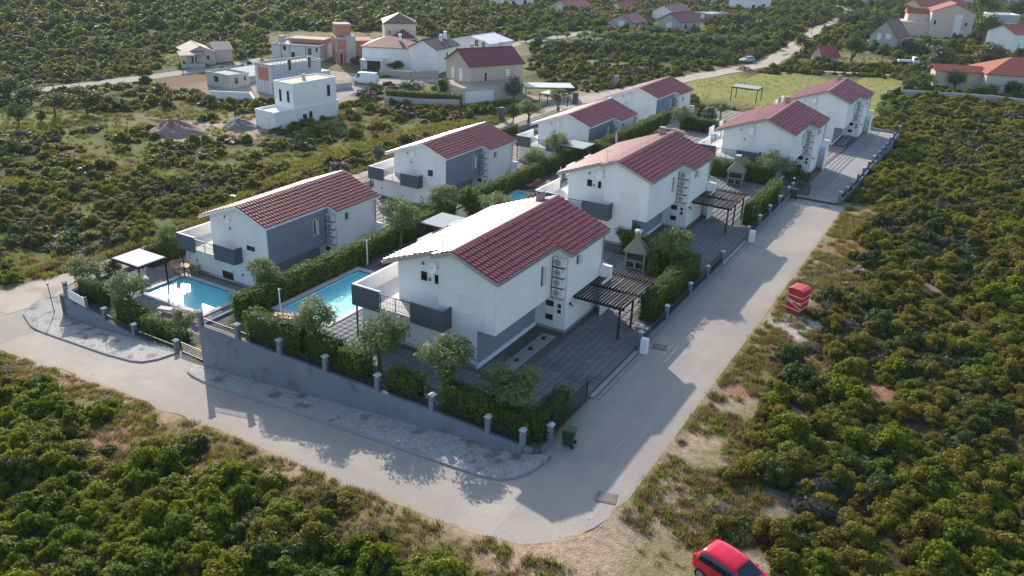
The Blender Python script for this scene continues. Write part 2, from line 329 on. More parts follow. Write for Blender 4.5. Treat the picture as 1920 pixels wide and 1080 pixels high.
def tree_proto(kind):
    spec = dict(olive=(L_OLIVE, 3300, .088, 1.5, 1.15, 2.25, 12, 1.05, .13), dense=(L_TREE, 2300, .10, 1.5, 1.35, 1.9, 11, .6, .14),
                dark=(L_DARK, 1900, .12, 1.5, 1.5, 1.9, 10, .5, .15), sage=(L_SAGE, 1500, .13, 1.5, 1.1, 1.5, 9, .4, .12), umbrella=(L_TREE, 1900, .11, 1.9, .8, 2.5, 12, 1.7, .12))[kind]
    lm, n, ls, rx, rz, cz, lo, h0, r0 = spec
    cm, bl = crown_mesh('crown', lm, n, ls, rx, rz, cz, lo); return cm, trunk_mesh('trunk', bl, h0, r0)
for k_ in ('olive', 'dense', 'dark', 'sage', 'umbrella'): TREES[k_] = [tree_proto(k_) for _ in range(3)]
def tree(kind, loc, height, width, name, label, cat='tree', group=None, var=None):
    """native trees are about 3.4 m tall and 3.6 m wide"""
    cm, tm = TREES[kind][random.randrange(3) if var is None else var]
    o = thing(name, label, cat, loc, random.uniform(0, 6.28), group); zt = 3.4 if kind != 'sage' else 2.7
    s = (width/3.0, width/3.0, height*1.1/zt); o.scale = s
    add_obj('crown', cm, o); add_obj('trunk', tm, o); return o
def tree_px(kind, cx, base, wpx, hpx, name, label, cat='tree', group=None, z=None):
    p = G(cx, base) if z is None else pix(cx, base, z); k = mpp(p); return tree(kind, p, hpx*k*1.08, wpx*k, name, label, cat, group)
def hedge(x0, x1, y0, y1, z0, z1, label, group='clipped hedges round the gardens', m=L_HEDGE, dens=120, ls=.066, yaw=0, loc=None):
    dx, dy, dz = x1-x0, y1-y0, z1-z0; faces = [(dx*dy, 0), (dx*dz, 1), (dx*dz, 2), (dy*dz, 3), (dy*dz, 4)]; P = []; N = []
    for A, k in faces:
        n = int(A*dens); u, v = rng.random(n), rng.random(n); j = rng.normal(size=n)*.05
        if k == 0: p = np.stack([x0+u*dx, y0+v*dy, z1+j], 1); nn = (0, 0, 1)
        elif k in (1, 2): p = np.stack([x0+u*dx, np.full(n, y0 if k == 1 else y1)+j, z0+v*dz], 1); nn = (0, -1 if k == 1 else 1, .2)
        else: p = np.stack([np.full(n, x0 if k == 3 else x1)+j, y0+u*dy, z0+v*dz], 1); nn = (-1 if k == 3 else 1, 0, .2)
        # an uneven clipped outline
        wv = .09*np.sin(p[:, 0]*2.1+p[:, 1]*1.7)+.07*np.sin(p[:, 0]*5.3-p[:, 1]*4.1+p[:, 2]*3)
        p = p+np.array(nn)*wv[:, None]; P.append(p); N.append(np.array(nn)+rng.normal(size=(n, 3))*.6)
    P = np.concatenate(P); N = np.concatenate(N); V, F = leaf_quads(P, N, ls, .6); F3 = np.concatenate([F[:, [0, 1, 2]], F[:, [0, 2, 3]]])
    i = .16; mbx = MB().box(x0+i, x1-i, y0+i, y1-i, z0-.05, z1-i); cv = np.array(mbx.v); cf = np.array(mbx.f); cf = np.concatenate([cf[:, [0, 1, 2]], cf[:, [0, 2, 3]]])
    mi = np.concatenate([np.zeros(len(F3)), np.ones(len(cf))]); F3 = np.concatenate([F3, cf+len(V)]); V = np.concatenate([V, cv])
    o = add_obj('hedge', np_mesh('hedge', V, F3, [m, TWIG], mi), None, loc or (0, 0, 0), yaw); return tag(o, label, 'hedge', group)

# ------------------------------------------------------------------ zones on the ground
def inside(poly, x, y):
    c = np.zeros(np.shape(x), bool); n = len(poly)
    for i in range(n):
        x0, y0 = poly[i][:2]; x1, y1 = poly[(i+1) % n][:2]
        if y0 == y1: continue
        c ^= ((y0 > y) != (y1 > y)) & (x < (x1-x0)*(y-y0)/(y1-y0)+x0)
    return c
def gp(*pts): return [G(*p)[:2] for p in pts]
def vnoise(x, y, sc, seed=0):
    x = np.asarray(x)/sc+seed*17.3; y = np.asarray(y)/sc-seed*9.1; xi, yi = np.floor(x), np.floor(y); fx, fy = x-xi, y-yi; fx = fx*fx*(3-2*fx); fy = fy*fy*(3-2*fy)
    def h(a, b): v = np.sin(a*127.1+b*311.7+seed*74.7)*43758.5453; return v-np.floor(v)
    return (h(xi, yi)*(1-fx)+h(xi+1, yi)*fx)*(1-fy)+(h(xi, yi+1)*(1-fx)+h(xi+1, yi+1)*fx)*fy
NX = [-110, -74, -62.5, -52.8, -44.2, -36.5, -30.8, -24.9, -20.4, -15.9, -13.6, -12.4, -11.4, -10.9]
NY = [29.5, 30.0, 29.5, 28.8, 27.9, 27.4, 27.0, 26.6, 26.2, 25.96, 26.5, 27.6, 29.6, 32.3]
def near_y(x): return np.interp(x, NX, NY)
FAR_ROADS = [([(-71.5, 34), (-71.3, 60), (-71.5, 100), (-70.5, 130), *gp((1085, 188), (1180, 172), (1300, 146), (1440, 121), (1490, 88), (1535, 55), (1575, 38), (1600, 24), (1560, 10))], 4.6),
             (gp((20, 178), (110, 165), (280, 146), (420, 126), (500, 112)), 5.0), (gp((560, 220), (640, 172), (705, 152), (800, 150), (860, 152), (990, 190), (1085, 186)), 5.0),
             (gp((930, 92), (985, 80), (1040, 72), (1100, 60)), 4.0), (gp((1500, 72), (1640, 78), (1780, 74)), 3.5), (gp((1440, 128), (1560, 136), (1680, 142)), 2.0)]
def dist_poly(pl, x, y):
    d = np.full(np.shape(x), 1e9)
    for (x0, y0), (x1, y1) in zip(pl[:-1], pl[1:]):
        dx, dy = x1-x0, y1-y0; t = np.clip(((x-x0)*dx+(y-y0)*dy)/(dx*dx+dy*dy+1e-9), 0, 1); d = np.minimum(d, np.hypot(x-x0-t*dx, y-y0-t*dy))
    return d
TRACK = gp((985, 1012), (1190, 936), (1262, 850), (1330, 760), (1345, 830), (1300, 930), (1330, 985), (1500, 1085), (1480, 1200), (960, 1200), (880, 1040))
MEADOW = gp((1255, 172), (1312, 142), (1420, 138), (1560, 142), (1690, 150), (1700, 170), (1650, 190), (1640, 235), (1560, 240), (1350, 205))
BARE = [gp((285, 245), (330, 225), (400, 232), (480, 205), (520, 255), (560, 262), (430, 262), (300, 268)), gp((520, 256), (630, 226), (690, 206), (650, 202), (635, 215)), gp((262, 152), (330, 140), (402, 138), (402, 168), (330, 170)), gp((600, 200), (640, 200), (720, 180), (640, 180)),
        gp((1040, 200), (1070, 172), (1180, 176), (1130, 205)), gp((380, 190), (400, 160), (520, 118), (680, 118), (680, 160), (640, 176), (560, 190)), gp((290, 128), (330, 128), (440, 128), (430, 116), (330, 130), (280, 142))]
MEADOW2 = gp((-20, 205), (120, 208), (240, 212), (330, 205), (380, 212), (300, 222), (210, 235), (120, 248), (-20, 262))
MEADOW3 = gp((860, 100), (1000, 108), (1130, 112), (1400, 128), (1320, 138), (1180, 128), (1000, 122))
WESTV = gp((300, 462), (470, 372), (640, 300), (800, 255), (940, 232), (960, 215), (800, 235), (600, 290), (440, 370), (330, 430), (230, 470))
CLEAR_FAR = [gp((1590, 90), (1720, 118), (1650, 122), (1480, 118)), gp((300, 100), (440, 95), (440, 128), (310, 128)), gp((500, 60), (700, 60), (1000, 85), (990, 130), (1060, 175), (960, 190), (835, 190), (770, 145), (640, 135), (500, 118)), gp((1690, 60), (1810, 60), (1820, 76), (1690, 78)),
             gp((1220, 38), (1320, 38), (1320, 62), (1220, 62)), gp((1000, 85), (1090, 66), (1150, 72), (1010, 92)), gp((640, 176), (720, 196), (860, 200), (720, 190))]
PATCH = [(200, 815, 2.6), (370, 885, 1.8), (270, 835, 1.2), (1425, 945, 2.2), (1600, 470, 2.2), (1530, 690, 1.3), (1585, 505, 1.2), (60, 700, 2.4), (130, 720, 1.8), (1500, 780, 1.1), (1740, 540, 1.6), (1480, 620, 2.0), (1500, 605, 1.8), (830, 860, 1.), (1390, 730, 1.0), (1650, 740, 1.2)]
PATCHW = [(*G(a, b)[:2], r) for a, b, r in PATCH]
GAR1 = gp((700, 186), (860, 205), (985, 192), (985, 165), (850, 150), (720, 170))
def allowed(x, y, marg=0.):
    n = vnoise(x, y, 2.2, 3); ok = np.ones(np.shape(x), bool)
    ok &= ~((x > -67) & (x < np.where(y > 91, -11.6+.6*n, -10.6+n*2.2)) & (y > 33) & (y < 140.5))
    ok &= ~((x > -110) & (x < -10) & (y < 37) & (y > near_y(x)-1.0-3.4*n))
    ok &= ~((x > -17) & (x < -8.7+1.9*n) & (y > 25) & (y < 92))
    ok &= ~((x > -76.2+n) & (x < -66) & (y > 30) & (y < 140))
    for pl, wd in FAR_ROADS: ok &= dist_poly(pl, x, y) > wd/2+.8+n
    for po in [TRACK, MEADOW, WESTV, GAR1, MEADOW2]+BARE+CLEAR_FAR: ok &= ~inside(po, x, y)
    lf = ((x < -76) & (x > -150) & (y < 116)) | inside(MEADOW3, x, y); ok &= ~(lf & (vnoise(x, y, 7., 61)*.6+vnoise(x, y, 3., 62)*.4 > .60))
    for px_, py_, r in PATCHW: ok &= np.hypot(x-px_, y-py_) > r*(.6+.6*n)
    return ok

# ------------------------------------------------------------------ ground sheet
def axis(lo, a, b, hi, near, far): return np.concatenate([np.arange(lo, a, far), np.arange(a, b, near), np.arange(b, hi+1, far)])
gx = axis(-1500, -112, 44, 1500, 1., 12.); gy = axis(-300, 12, 152, 1800, 1., 12.)
X, Y = np.meshgrid(gx, gy); Z = T(X, Y) - .0
Z = np.where((X > -67.2) & (X < -43.0) & (Y > 36.9) & (Y < 141), np.minimum(Z, -7.2), Z)
Z = np.where((X >= -43.5) & (X < -17.4) & (Y > 34) & (Y < 92), np.minimum(Z, -2.2), Z)
Z = np.where((X >= -43.5) & (X < -12.6) & (Y > 91) & (Y < 141), np.minimum(Z, -3.6), Z)
sd_ = np.where(Y < 90, np.maximum(near_y(X)-Y, X+11.0), 9.); sd_ = np.where((X < -112) | ((X > -75) & (X < -68) & (Y > 30) & (Y < 138)), -5, sd_); sd_ = np.where((Y > 36.5) & (X < -17) & ~((X > -75) & (X < -68) & (Y < 138)), 9., sd_)
Z = Z + (-.03+.11*sm((sd_+.55)/.9)) + sm((sd_-.2)/1.0)*(.10*(vnoise(X, Y, 3., 5)-.5)+.05*(vnoise(X, Y, 1.1, 6)-.5))
nx_, ny_ = len(gx), len(gy); V = np.stack([X.ravel(), Y.ravel(), Z.ravel()], 1)
ii = (np.arange(ny_-1)[:, None]*nx_+np.arange(nx_-1)[None, :]).ravel(); F = np.stack([ii, ii+1, ii+1+nx_, ii+nx_], 1)
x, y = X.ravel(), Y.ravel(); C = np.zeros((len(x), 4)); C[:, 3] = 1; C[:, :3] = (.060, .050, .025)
far = np.clip((np.hypot(x, y)-120)/200, 0, 1)[:, None]; C[:, :3] = C[:, :3]*(1-far)+np.array((.042, .052, .020))*far
def paint(mask, col, mix=1.): C[mask, :3] = C[mask, :3]*(1-mix)+np.array(col)*mix
n1 = vnoise(x, y, 4., 1); n2 = vnoise(x, y, 1.6, 2)
DRY, DRT, RED = (.235, .185, .10), (.38, .27, .185), (.30, .15, .095)
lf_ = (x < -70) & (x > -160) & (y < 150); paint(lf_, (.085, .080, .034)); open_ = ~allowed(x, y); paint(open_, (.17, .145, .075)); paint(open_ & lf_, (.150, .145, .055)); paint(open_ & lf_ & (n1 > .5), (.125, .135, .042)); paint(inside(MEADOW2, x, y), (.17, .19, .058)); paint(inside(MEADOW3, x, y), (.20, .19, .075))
vg = (x > -11.4) & (x < -6.8+2*n1) & (y > 22) & (y < 92); paint(vg, DRY); paint(vg & (n2 > .55), (.30, .24, .16)); paint(vg & (n1 < .35), (.17, .16, .06))
vf = (y < near_y(x)+.5) & (y > near_y(x)-3.6*(.5+n1)) & (x > -80) & (x < -12); paint(vf, (.20, .15, .075)); paint(vf & (n1 < .45), (.155, .135, .05)); paint((y < near_y(x)+.5) & (y > near_y(x)-.7*(.5+n2)) & (x > -80) & (x < -12), (.33, .24, .16))
paint(inside(TRACK, x, y), DRT); paint(inside(TRACK, x, y) & (n2 > .6), (.33, .25, .17)); paint(inside(TRACK, x, y) & (x > -9.6) & (n1 > .45), (.24, .20, .11))
paint(inside(MEADOW, x, y), (.25, .255, .070)); paint(inside(MEADOW, x, y) & (n1 > .6), (.235, .22, .07)); paint(inside(WESTV, x, y), (.20, .19, .065)); paint(inside(WESTV, x, y) & (n1 > .55), (.27, .24, .10))
for b_ in BARE: paint(inside(b_, x, y), (.36, .27, .20)); paint(inside(b_, x, y) & (n1 > .55), (.42, .35, .28))
paint(inside(BARE[2], x, y), (.20, .115, .075)); paint(inside(BARE[6], x, y), (.33, .29, .22))
for b_ in CLEAR_FAR: paint(inside(b_, x, y), (.20, .175, .09)); paint(inside(b_, x, y) & (n1 > .5), (.14, .135, .055))
for px_, py_, r in PATCHW: paint(np.hypot(x-px_, y-py_) < r, RED); paint((np.hypot(x-px_, y-py_) < r) & (n2 > .6), (.22, .17, .13))
bx_ = G(1500, 610); paint(np.hypot(x-bx_[0], y-bx_[1]) < 2.3, (.42, .38, .34))
pc = G(90, 680); paint(np.hypot((x-pc[0])/3.4, y-pc[1]) < 1.2, (.36, .34, .31))
me = np_mesh('ground', V, F, []); ca = me.color_attributes.new('soil', 'FLOAT_COLOR', 'POINT'); ca.data.foreach_set('color', C.astype(np.float32).ravel())
m, n, l, b = node_mat('soil'); at_ = n.new('ShaderNodeAttribute'); at_.attribute_name = 'soil'; tc = n.new('ShaderNodeTexCoord')
no = n.new('ShaderNodeTexNoise'); no.inputs['Scale'].default_value = 2.6; no.inputs['Detail'].default_value = 9; no.inputs['Roughness'].default_value = .75; l.new(tc.outputs['Object'], no.inputs[0])
rp = n.new('ShaderNodeMapRange'); rp.inputs['From Min'].default_value = .3; rp.inputs['From Max'].default_value = .7; rp.inputs['To Min'].default_value = .55; rp.inputs['To Max'].default_value = 1.45; l.new(no.outputs[0], rp.inputs[0])
mx = n.new('ShaderNodeVectorMath'); mx.operation = 'SCALE'; l.new(at_.outputs['Color'], mx.inputs[0]); l.new(rp.outputs[0], mx.inputs['Scale']); l.new(mx.outputs[0], b.inputs['Base Color']); b.inputs['Roughness'].default_value = .95; b.inputs['Specular IOR Level'].default_value = .1
nb = n.new('ShaderNodeTexNoise'); nb.inputs['Scale'].default_value = 9; nb.inputs['Detail'].default_value = 6; l.new(tc.outputs['Object'], nb.inputs[0]); bp = n.new('ShaderNodeBump'); bp.inputs['Strength'].default_value = .8; bp.inputs['Distance'].default_value = .08; l.new(nb.outputs[0], bp.inputs['Height']); l.new(bp.outputs[0], b.inputs['Normal'])
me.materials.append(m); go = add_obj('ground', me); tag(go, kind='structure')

# ------------------------------------------------------------------ roads and pavements
def strip(name, us, fa, fb, dz, rows, m, kind='structure', along='x', parent=None, zf=None, across=None):
    vs = []; fs = []; ts = np.linspace(0, 1, rows)
    for u in us:
        a, b = fa(u), fb(u)
        for t in ts:
            q = a*(1-t)+b*t; xx, yy = (u, q) if along == 'x' else (q, u)
            vs.append((xx, yy, (zf(xx, yy) if zf else Tf(xx, yy))+dz))
    for i in range(len(us)-1):
        for j in range(rows-1): k = i*rows+j; fs.append((k, k+rows, k+rows+1, k+1) if along == 'x' else (k, k+1, k+rows+1, k+rows))
    me = bpy.data.meshes.new(name); me.from_pydata(vs, [], fs); me.materials.append(m)
    ac_ = me.attributes.new('across', 'FLOAT', 'POINT'); ac_.data.foreach_set('value', np.array(across(vs) if across else np.tile(ts, len(us)), np.float32))
    o = add_obj(name, me, parent)
    if kind: tag(o, kind=kind)
    return o
def fx(xs_, ys_): return lambda u: float(np.interp(u, xs_, ys_))
rg_ = lambda x: near_y(x)+.5*(float(vnoise(x, 0., 1.7, 9))-.5)+.3*(float(vnoise(x, 0., .7, 4))-.5)
strip('front_road', np.arange(-112, -15.99, .8), rg_, fx([-112, -76, -74, -66, -63.6, -47, -43, -16], [35, 36.0, 42, 42.5, 36.4, 34.5, 33.2, 33.2]), .035, 12, ROAD)
strip('side_road', np.concatenate([np.arange(-16., -11.2, .4), [-11.1]]), rg_, lambda u: 89.4, .035, 66, ROAD, across=lambda vs: [np.clip((-10.95-v[0])/6, 0, 1) if v[1] > 33 else .5 for v in vs])
strip('side_road_edge', np.arange(33.2, 89.5, .8), lambda u: -16.85, lambda u: -16.0, .035, 3, ROAD, along='y', across=lambda vs: [np.clip((-10.95-v[0])/6, 0, 1) for v in vs])
for (pl, wd), nm in zip(FAR_ROADS, ('dirt_road', 'gravel_road', 'village_road', 'gravel_track', 'dirt_track', 'foot_path')):
    pts = []
    for (x0, y0), (x1, y1) in zip(pl[:-1], pl[1:]):
        k = max(2, int(math.hypot(x1-x0, y1-y0)/3)); pts += [(x0+(x1-x0)*t/k, y0+(y1-y0)*t/k) for t in range(k)]
    pts.append(pl[-1]); pts = np.array(pts); kr = 4
    for _ in range(4): pts[1:-1] = .25*pts[:-2]+.5*pts[1:-1]+.25*pts[2:]
    tg = np.gradient(pts, axis=0); tg /= np.linalg.norm(tg, axis=1, keepdims=True)+1e-9; nr = np.stack([-tg[:, 1], tg[:, 0]], 1)
    vs = []; fs = []
    for i, (p, q) in enumerate(zip(pts, nr)):
        wv = wd/2*(1+.12*math.sin(i*1.3))
        for t in np.linspace(-1, 1, 5): e = p+q*wv*t; vs.append((e[0], e[1], Tf(*e)+(.055 if nm == 'dirt_road' and e[1] < 132 else .13)))
    for i in range(len(pts)-1):
        for j in range(4): k = i*5+j; fs.append((k, k+1, k+6, k+5))
    me = bpy.data.meshes.new(nm); me.from_pydata(vs, [], fs); me.materials.append(GRAVEL if nm in ('gravel_road', 'village_road', 'gravel_track') else ROADD); tag(add_obj(nm, me), kind='structure')
def pavement(us, fo, fi):
    o = strip('pavement', us, fo, fi, .15, 6, PEBBLE)
    mb = MB(); pts = [(u, fo(u), Tf(u, fo(u))) for u in us]
    for (a, b) in zip(pts[:-1], pts[1:]):
        mb.add([(a[0], a[1]-.16, a[2]-.2), (b[0], b[1]-.16, b[2]-.2), (b[0], b[1]-.16, b[2]+.15), (a[0], a[1]-.16, a[2]+.15), (a[0], a[1]+.02, a[2]+.165), (b[0], b[1]+.02, b[2]+.165), (b[0], b[1]-.14, b[2]+.165), (a[0], a[1]-.14, a[2]+.165)], [(0, 1, 2, 3), (3, 2, 6, 7), (7, 6, 5, 4)])
    mb.build('kerb', KERB, o); return o
po1 = fx([-69.8, -69.4, -68.0, -65.2, -61.3, -52.7, -49.4, -48.3, -47.5, -47.15], [38.9, 36.6, 34.8, 33.75, 33.2, 32.15, 31.95, 32.1, 32.9, 34.1])
pavement(np.concatenate([np.linspace(-69.8, -65, 14), np.arange(-64.5, -49.5, .8), np.linspace(-49.4, -47.15, 12)]), po1, fx([-69.8, -65.2, -63.7, -47.15], [39.5, 39.8, 36.0, 34.15]))
po2 = fx([-44.1, -43.9, -43.4, -42.6, -40.1, -30.5, -22.3, -18.7, -17.6, -16.9, -16.35, -16.15], [33.0, 32.5, 32.05, 31.75, 31.3, 31.0, 30.55, 30.4, 30.55, 30.95, 31.9, 33.2])
pavement(np.concatenate([np.linspace(-44.1, -42.6, 10), np.arange(-42, -18.8, .8), np.linspace(-18.7, -16.15, 14)]), po2, fx([-44.1, -43.2, -17.6, -16.15], [33.05, 32.95, 32.95, 33.4]))
for k, (a, b) in enumerate([((1137, 935), .5), ((1237, 652), .5), ((1548, 388), .42), ((1312, 645), .0)]):
    if not b: continue
    p = G(*a); o = MB().box(-b, b, -b*.8, b*.8, -.01, .012).box(-b*.85, b*.85, -b*.65, b*.65, .012, .02).build('drain_cover', RUST); o.location = (p[0], p[1], Tf(p[0], p[1])+.055); o.rotation_euler.z = .25
    tag(o, ['rusty square drain cover at the bend of the two roads', 'rusty drain cover in the side road by the white meter box', 'small rusty drain cover at the far end of the side road'][k], 'drain cover', 'drain covers in the side road')

# ------------------------------------------------------------------ plots: slabs, pools, pavers
def slab(name, x0, x1, y0, y1, z, hole=None, m=JOINT, zb=-8.):
    mb = MB(); xs_ = [x0, x1]; ys_ = [y0, y1]
    if hole: xs_ = [x0, hole[0], hole[1], x1]; ys_ = [y0, hole[2], hole[3], y1]
    for i in range(len(xs_)-1):
        for j in range(len(ys_)-1):
            if hole and i == 1 and j == 1: continue
            mb.add([(xs_[i], ys_[j], z), (xs_[i+1], ys_[j], z), (xs_[i+1], ys_[j+1], z), (xs_[i], ys_[j+1], z)], [(0, 1, 2, 3)])
    mb.add([(x0, y0, zb), (x1, y0, zb), (x1, y1, zb), (x0, y1, zb), (x0, y0, z), (x1, y0, z), (x1, y1, z), (x0, y1, z)], [(0, 1, 5, 4), (1, 2, 6, 5), (2, 3, 7, 6), (3, 0, 4, 7)])
    return tag(mb.build(name, m, fix=False), kind='structure')
def pavers(parent, rects, holes, z, cell, m=PAVER, zf=None):
    c = []
    for x0, x1, y0, y1 in rects:
        a, b = np.meshgrid(np.arange(x0, x1-cell*.5, cell), np.arange(y0, y1-cell*.5, cell)); off = (np.arange(a.shape[0]) % 2)[:, None]*0; c.append(np.stack([(a+off).ravel()+cell/2, b.ravel()+cell/2], 1))
    c = np.concatenate(c); ok = np.ones(len(c), bool)
    for hx0, hx1, hy0, hy1 in holes: ok &= ~((c[:, 0] > hx0-cell*.4) & (c[:, 0] < hx1+cell*.4) & (c[:, 1] > hy0-cell*.4) & (c[:, 1] < hy1+cell*.4))
    c = c[ok]; n_ = len(c); h = cell/2-.010; zt = z+.018+rng.normal(size=n_)*.004
    if zf: zt = zt+np.array([zf(q[0], q[1]) for q in c])
    V = np.zeros((n_, 8, 3)); sg = [(-1, -1), (1, -1), (1, 1), (-1, 1)]
    if zf: gr_ = np.array([(zf(q[0], q[1]+h)-zf(q[0], q[1]-h))/2 for q in c]); dzv = lambda k: gr_*sg[k][1]
    for k, (a, b) in enumerate(sg):
        V[:, k, 0] = c[:, 0]+a*h; V[:, k, 1] = c[:, 1]+b*h; V[:, k, 2] = zt-.014+(dzv(k) if zf else 0)
        V[:, k+4, 0] = c[:, 0]+a*(h-.012); V[:, k+4, 1] = c[:, 1]+b*(h-.012); V[:, k+4, 2] = zt+(dzv(k) if zf else 0)
    f = np.array([(4, 5, 6, 7), (0, 1, 5, 4), (1, 2, 6, 5), (2, 3, 7, 6), (3, 0, 4, 7)]); F = (np.arange(n_)[:, None, None]*8+f[None]).reshape(-1, 4)
    return tag(add_obj('pavers', np_mesh('pavers', V.reshape(-1, 3), F, [m]), parent), kind='stuff')
H = {1: (-26.03, 38.29, 0.), 2: (-53.34, 46.09, -4.72), 3: (-26.51, 63.75, -.05), 4: (-54.7, 74.43, -5.1), 5: (-48.33, 98.14, -4.9), 6: (-48.71, 123.22, -5.04), 7: (-21.77, 94.55, -1.12), 8: (-20.95, 124.39, -2.19)}
def foot(k): x_, y_, z_ = H[k]; return (x_-7.5, x_+4.05, y_+.35, y_+13.5)
P1 = (-40.55, -36.25, 38.2, 46.6); P3 = (-41.0, -36.8, 63.9, 72.2); P2 = (-59.7, -52.3, 40.8, 44.9)
s1 = slab('paved_yard', -43, -16.85, 33.2, 62.6, 0, P1); pavers(s1, [(-40.6, -17.0, 35.2, 62)], [foot(1), (P1[0]-.5, P1[1]+.5, P1[2]-.5, P1[3]+.5), (-23.3, -22, 38, 45.6), (-18.9, -17, 50.8, 62.6), (-18.4, -17, 33, 36.5)], 0, .5)
s3 = slab('paved_yard', -43, -16.85, 62.6, 91, 0, P3); pavers(s3, [(-40.6, -17.0, 63.2, 91)], [foot(3), (P3[0]-.5, P3[1]+.5, P3[2]-.5, P3[3]+.5), (-23.7, -22.4, 63.5, 71), (-18.8, -17, 76, 91)], 0, .5)
s2 = slab('paved_yard', -65, -43.02, 36.4, 62, -4.7, P2); pavers(s2, [(-64.5, -43.4, 37.8, 61.5)], [foot(2), (P2[0]-.5, P2[1]+.5, P2[2]-.5, P2[3]+.5)], -4.7, .42, DECKP)
tag(MB().ext([(-63.75, 36.4), (-63.7, 36.25), (-47.1, 34.3), (-43.02, 33.8), (-43.02, 36.4)], -8, -4.72, 'z').build('planting_bed', mat('bed_soil', (.16, .12, .085), .95, .25, 4, .5, 20)), kind='structure')
tag(MB().add([(-47.0, 34.4, -3.86), (-43.05, 33.6, -3.3), (-43.05, 38.5, -4.66), (-47.0, 38.5, -4.66)], [(0, 1, 2, 3)]).build('entrance_ramp', JOINT), kind='structure')
for k_, y0_, y1_, z_ in ((4, 62, 90, -5.0), (5, 90, 115, -5.0), (6, 115, 141, -5.05)):
    s_ = slab('paved_yard', -65, -43.02, y0_, y1_, z_); pavers(s_, [(-64.5, -43.4, y0_+.4, y1_-.4)], [foot(k_)], z_, .85, DECKP)
dz_ = lambda x, y: float(np.interp(y, [88, 97, 112, 125, 141], [0, -1.0, -1.35, -2.1, -2.3]))
def slope_slab(name, x0, x1, m):
    ys_ = np.arange(91 if x1 < -17 else 89.4, 141.1, 1.5); vs = []; fs = []
    for yy in ys_: vs += [(x0, yy, dz_(0, yy)), (x1, yy, dz_(0, yy)), (x1, yy, -8), (x0, yy, -8)]
    for i in range(len(ys_)-1): k = 4*i; fs += [(k, k+1, k+5, k+4), (k+1, k+2, k+6, k+5), (k+3, k, k+4, k+7)]
    fs += [(3, 2, 1, 0), (len(vs)-4, len(vs)-3, len(vs)-2, len(vs)-1)]
    me = bpy.data.meshes.new(name); me.from_pydata(vs, [], fs); me.materials.append(m); return tag(add_obj(name, me), kind='structure')
s7 = slope_slab('paved_yard', -43, -16.9, JOINT); pavers(s7, [(-42.6, -17.2, 91.3, 140)], [foot(7), foot(8)], .0, .85, DECKP, dz_)
s8 = slope_slab('driveway', -16.9, -12.2, JOINT); pavers(s8, [(-16.8, -14.9, 89.8, 140)], [], 0, .5, mat('pale_paver', (.265, .26, .26), .88, .12, .8, .2, 60, island=.07), dz_)
cs = [(-14.75, yy, dz_(0, yy)+.035) for yy in np.arange(89.6, 140.9, 1.)]; vs = []; [vs.extend([(-14.75, q[1], q[2]), (-12.25, q[1], q[2])]) for q in cs]; me = bpy.data.meshes.new('concrete_lane'); me.from_pydata(vs, [], [(2*i, 2*i+1, 2*i+3, 2*i+2) for i in range(len(cs)-1)]); me.materials.append(mat('lane_concrete', (.30, .285, .27), .9, .12, .4, .2, 30, dirt=((.24, .225, .21), .5, .55))); tag(add_obj('concrete_lane', me), kind='structure')
def pool(name, r, z, label):
    x0, x1, y0, y1 = r; d = .8; o = thing(name, label, 'swimming pool', ((x0+x1)/2, (y0+y1)/2, z)); a, b = (x1-x0)/2, (y1-y0)/2
    bs = MB(); bs.add([(-a, -b, -d), (a, -b, -d), (a, b, -d), (-a, b, -d), (-a, -b, .05), (a, -b, .05), (a, b, .05), (-a, b, .05)], [(0, 1, 2, 3), (0, 4, 5, 1), (1, 5, 6, 2), (2, 6, 7, 3), (3, 7, 4, 0)]); bs.build('basin', POOLT, o, fix=False)
    cp = MB(); e = .5
    cp.box(-a-e, a+e, -b-e, -b, -.05, .07).box(-a-e, a+e, b, b+e, -.05, .07).box(-a-e, -a, -b, b, -.05, .07).box(a, a+e, -b, b, -.05, .07); cp.build('coping', COPING, o, bevel=.015)
    wv = MB(); wv.add([(-a, -b, -.10), (a, -b, -.10), (a, b, -.10), (-a, b, -.10)], [(0, 1, 2, 3)]); wv.build('water', WATER, o, fix=False)
    st = MB(); st.tube((a-.6, b-.1, .05), (a-.6, b-.1, .75), .02, 6).tube((a-.6, b-.1, .75), (a-.6, b-.6, .6), .02, 6).tube((a-.6, b-.6, .6), (a-.6, b-.6, -.4), .02, 6).tube((a-1.1, b-.1, .05), (a-1.1, b-.1, .75), .02, 6).tube((a-1.1, b-.1, .75), (a-1.1, b-.6, .6), .02, 6).tube((a-1.1, b-.6, .6), (a-1.1, b-.6, -.4), .02, 6); st.build('ladder', GREYM, o)
    return o
pool('pool', P1, 0, 'long turquoise pool beside the balcony of the nearest villa')
pool('pool', P2, -4.7, 'turquoise pool with strong sun glare in the leftmost garden')
pool('pool', P3, 0, 'turquoise pool mostly hidden behind the white lit roof slope')

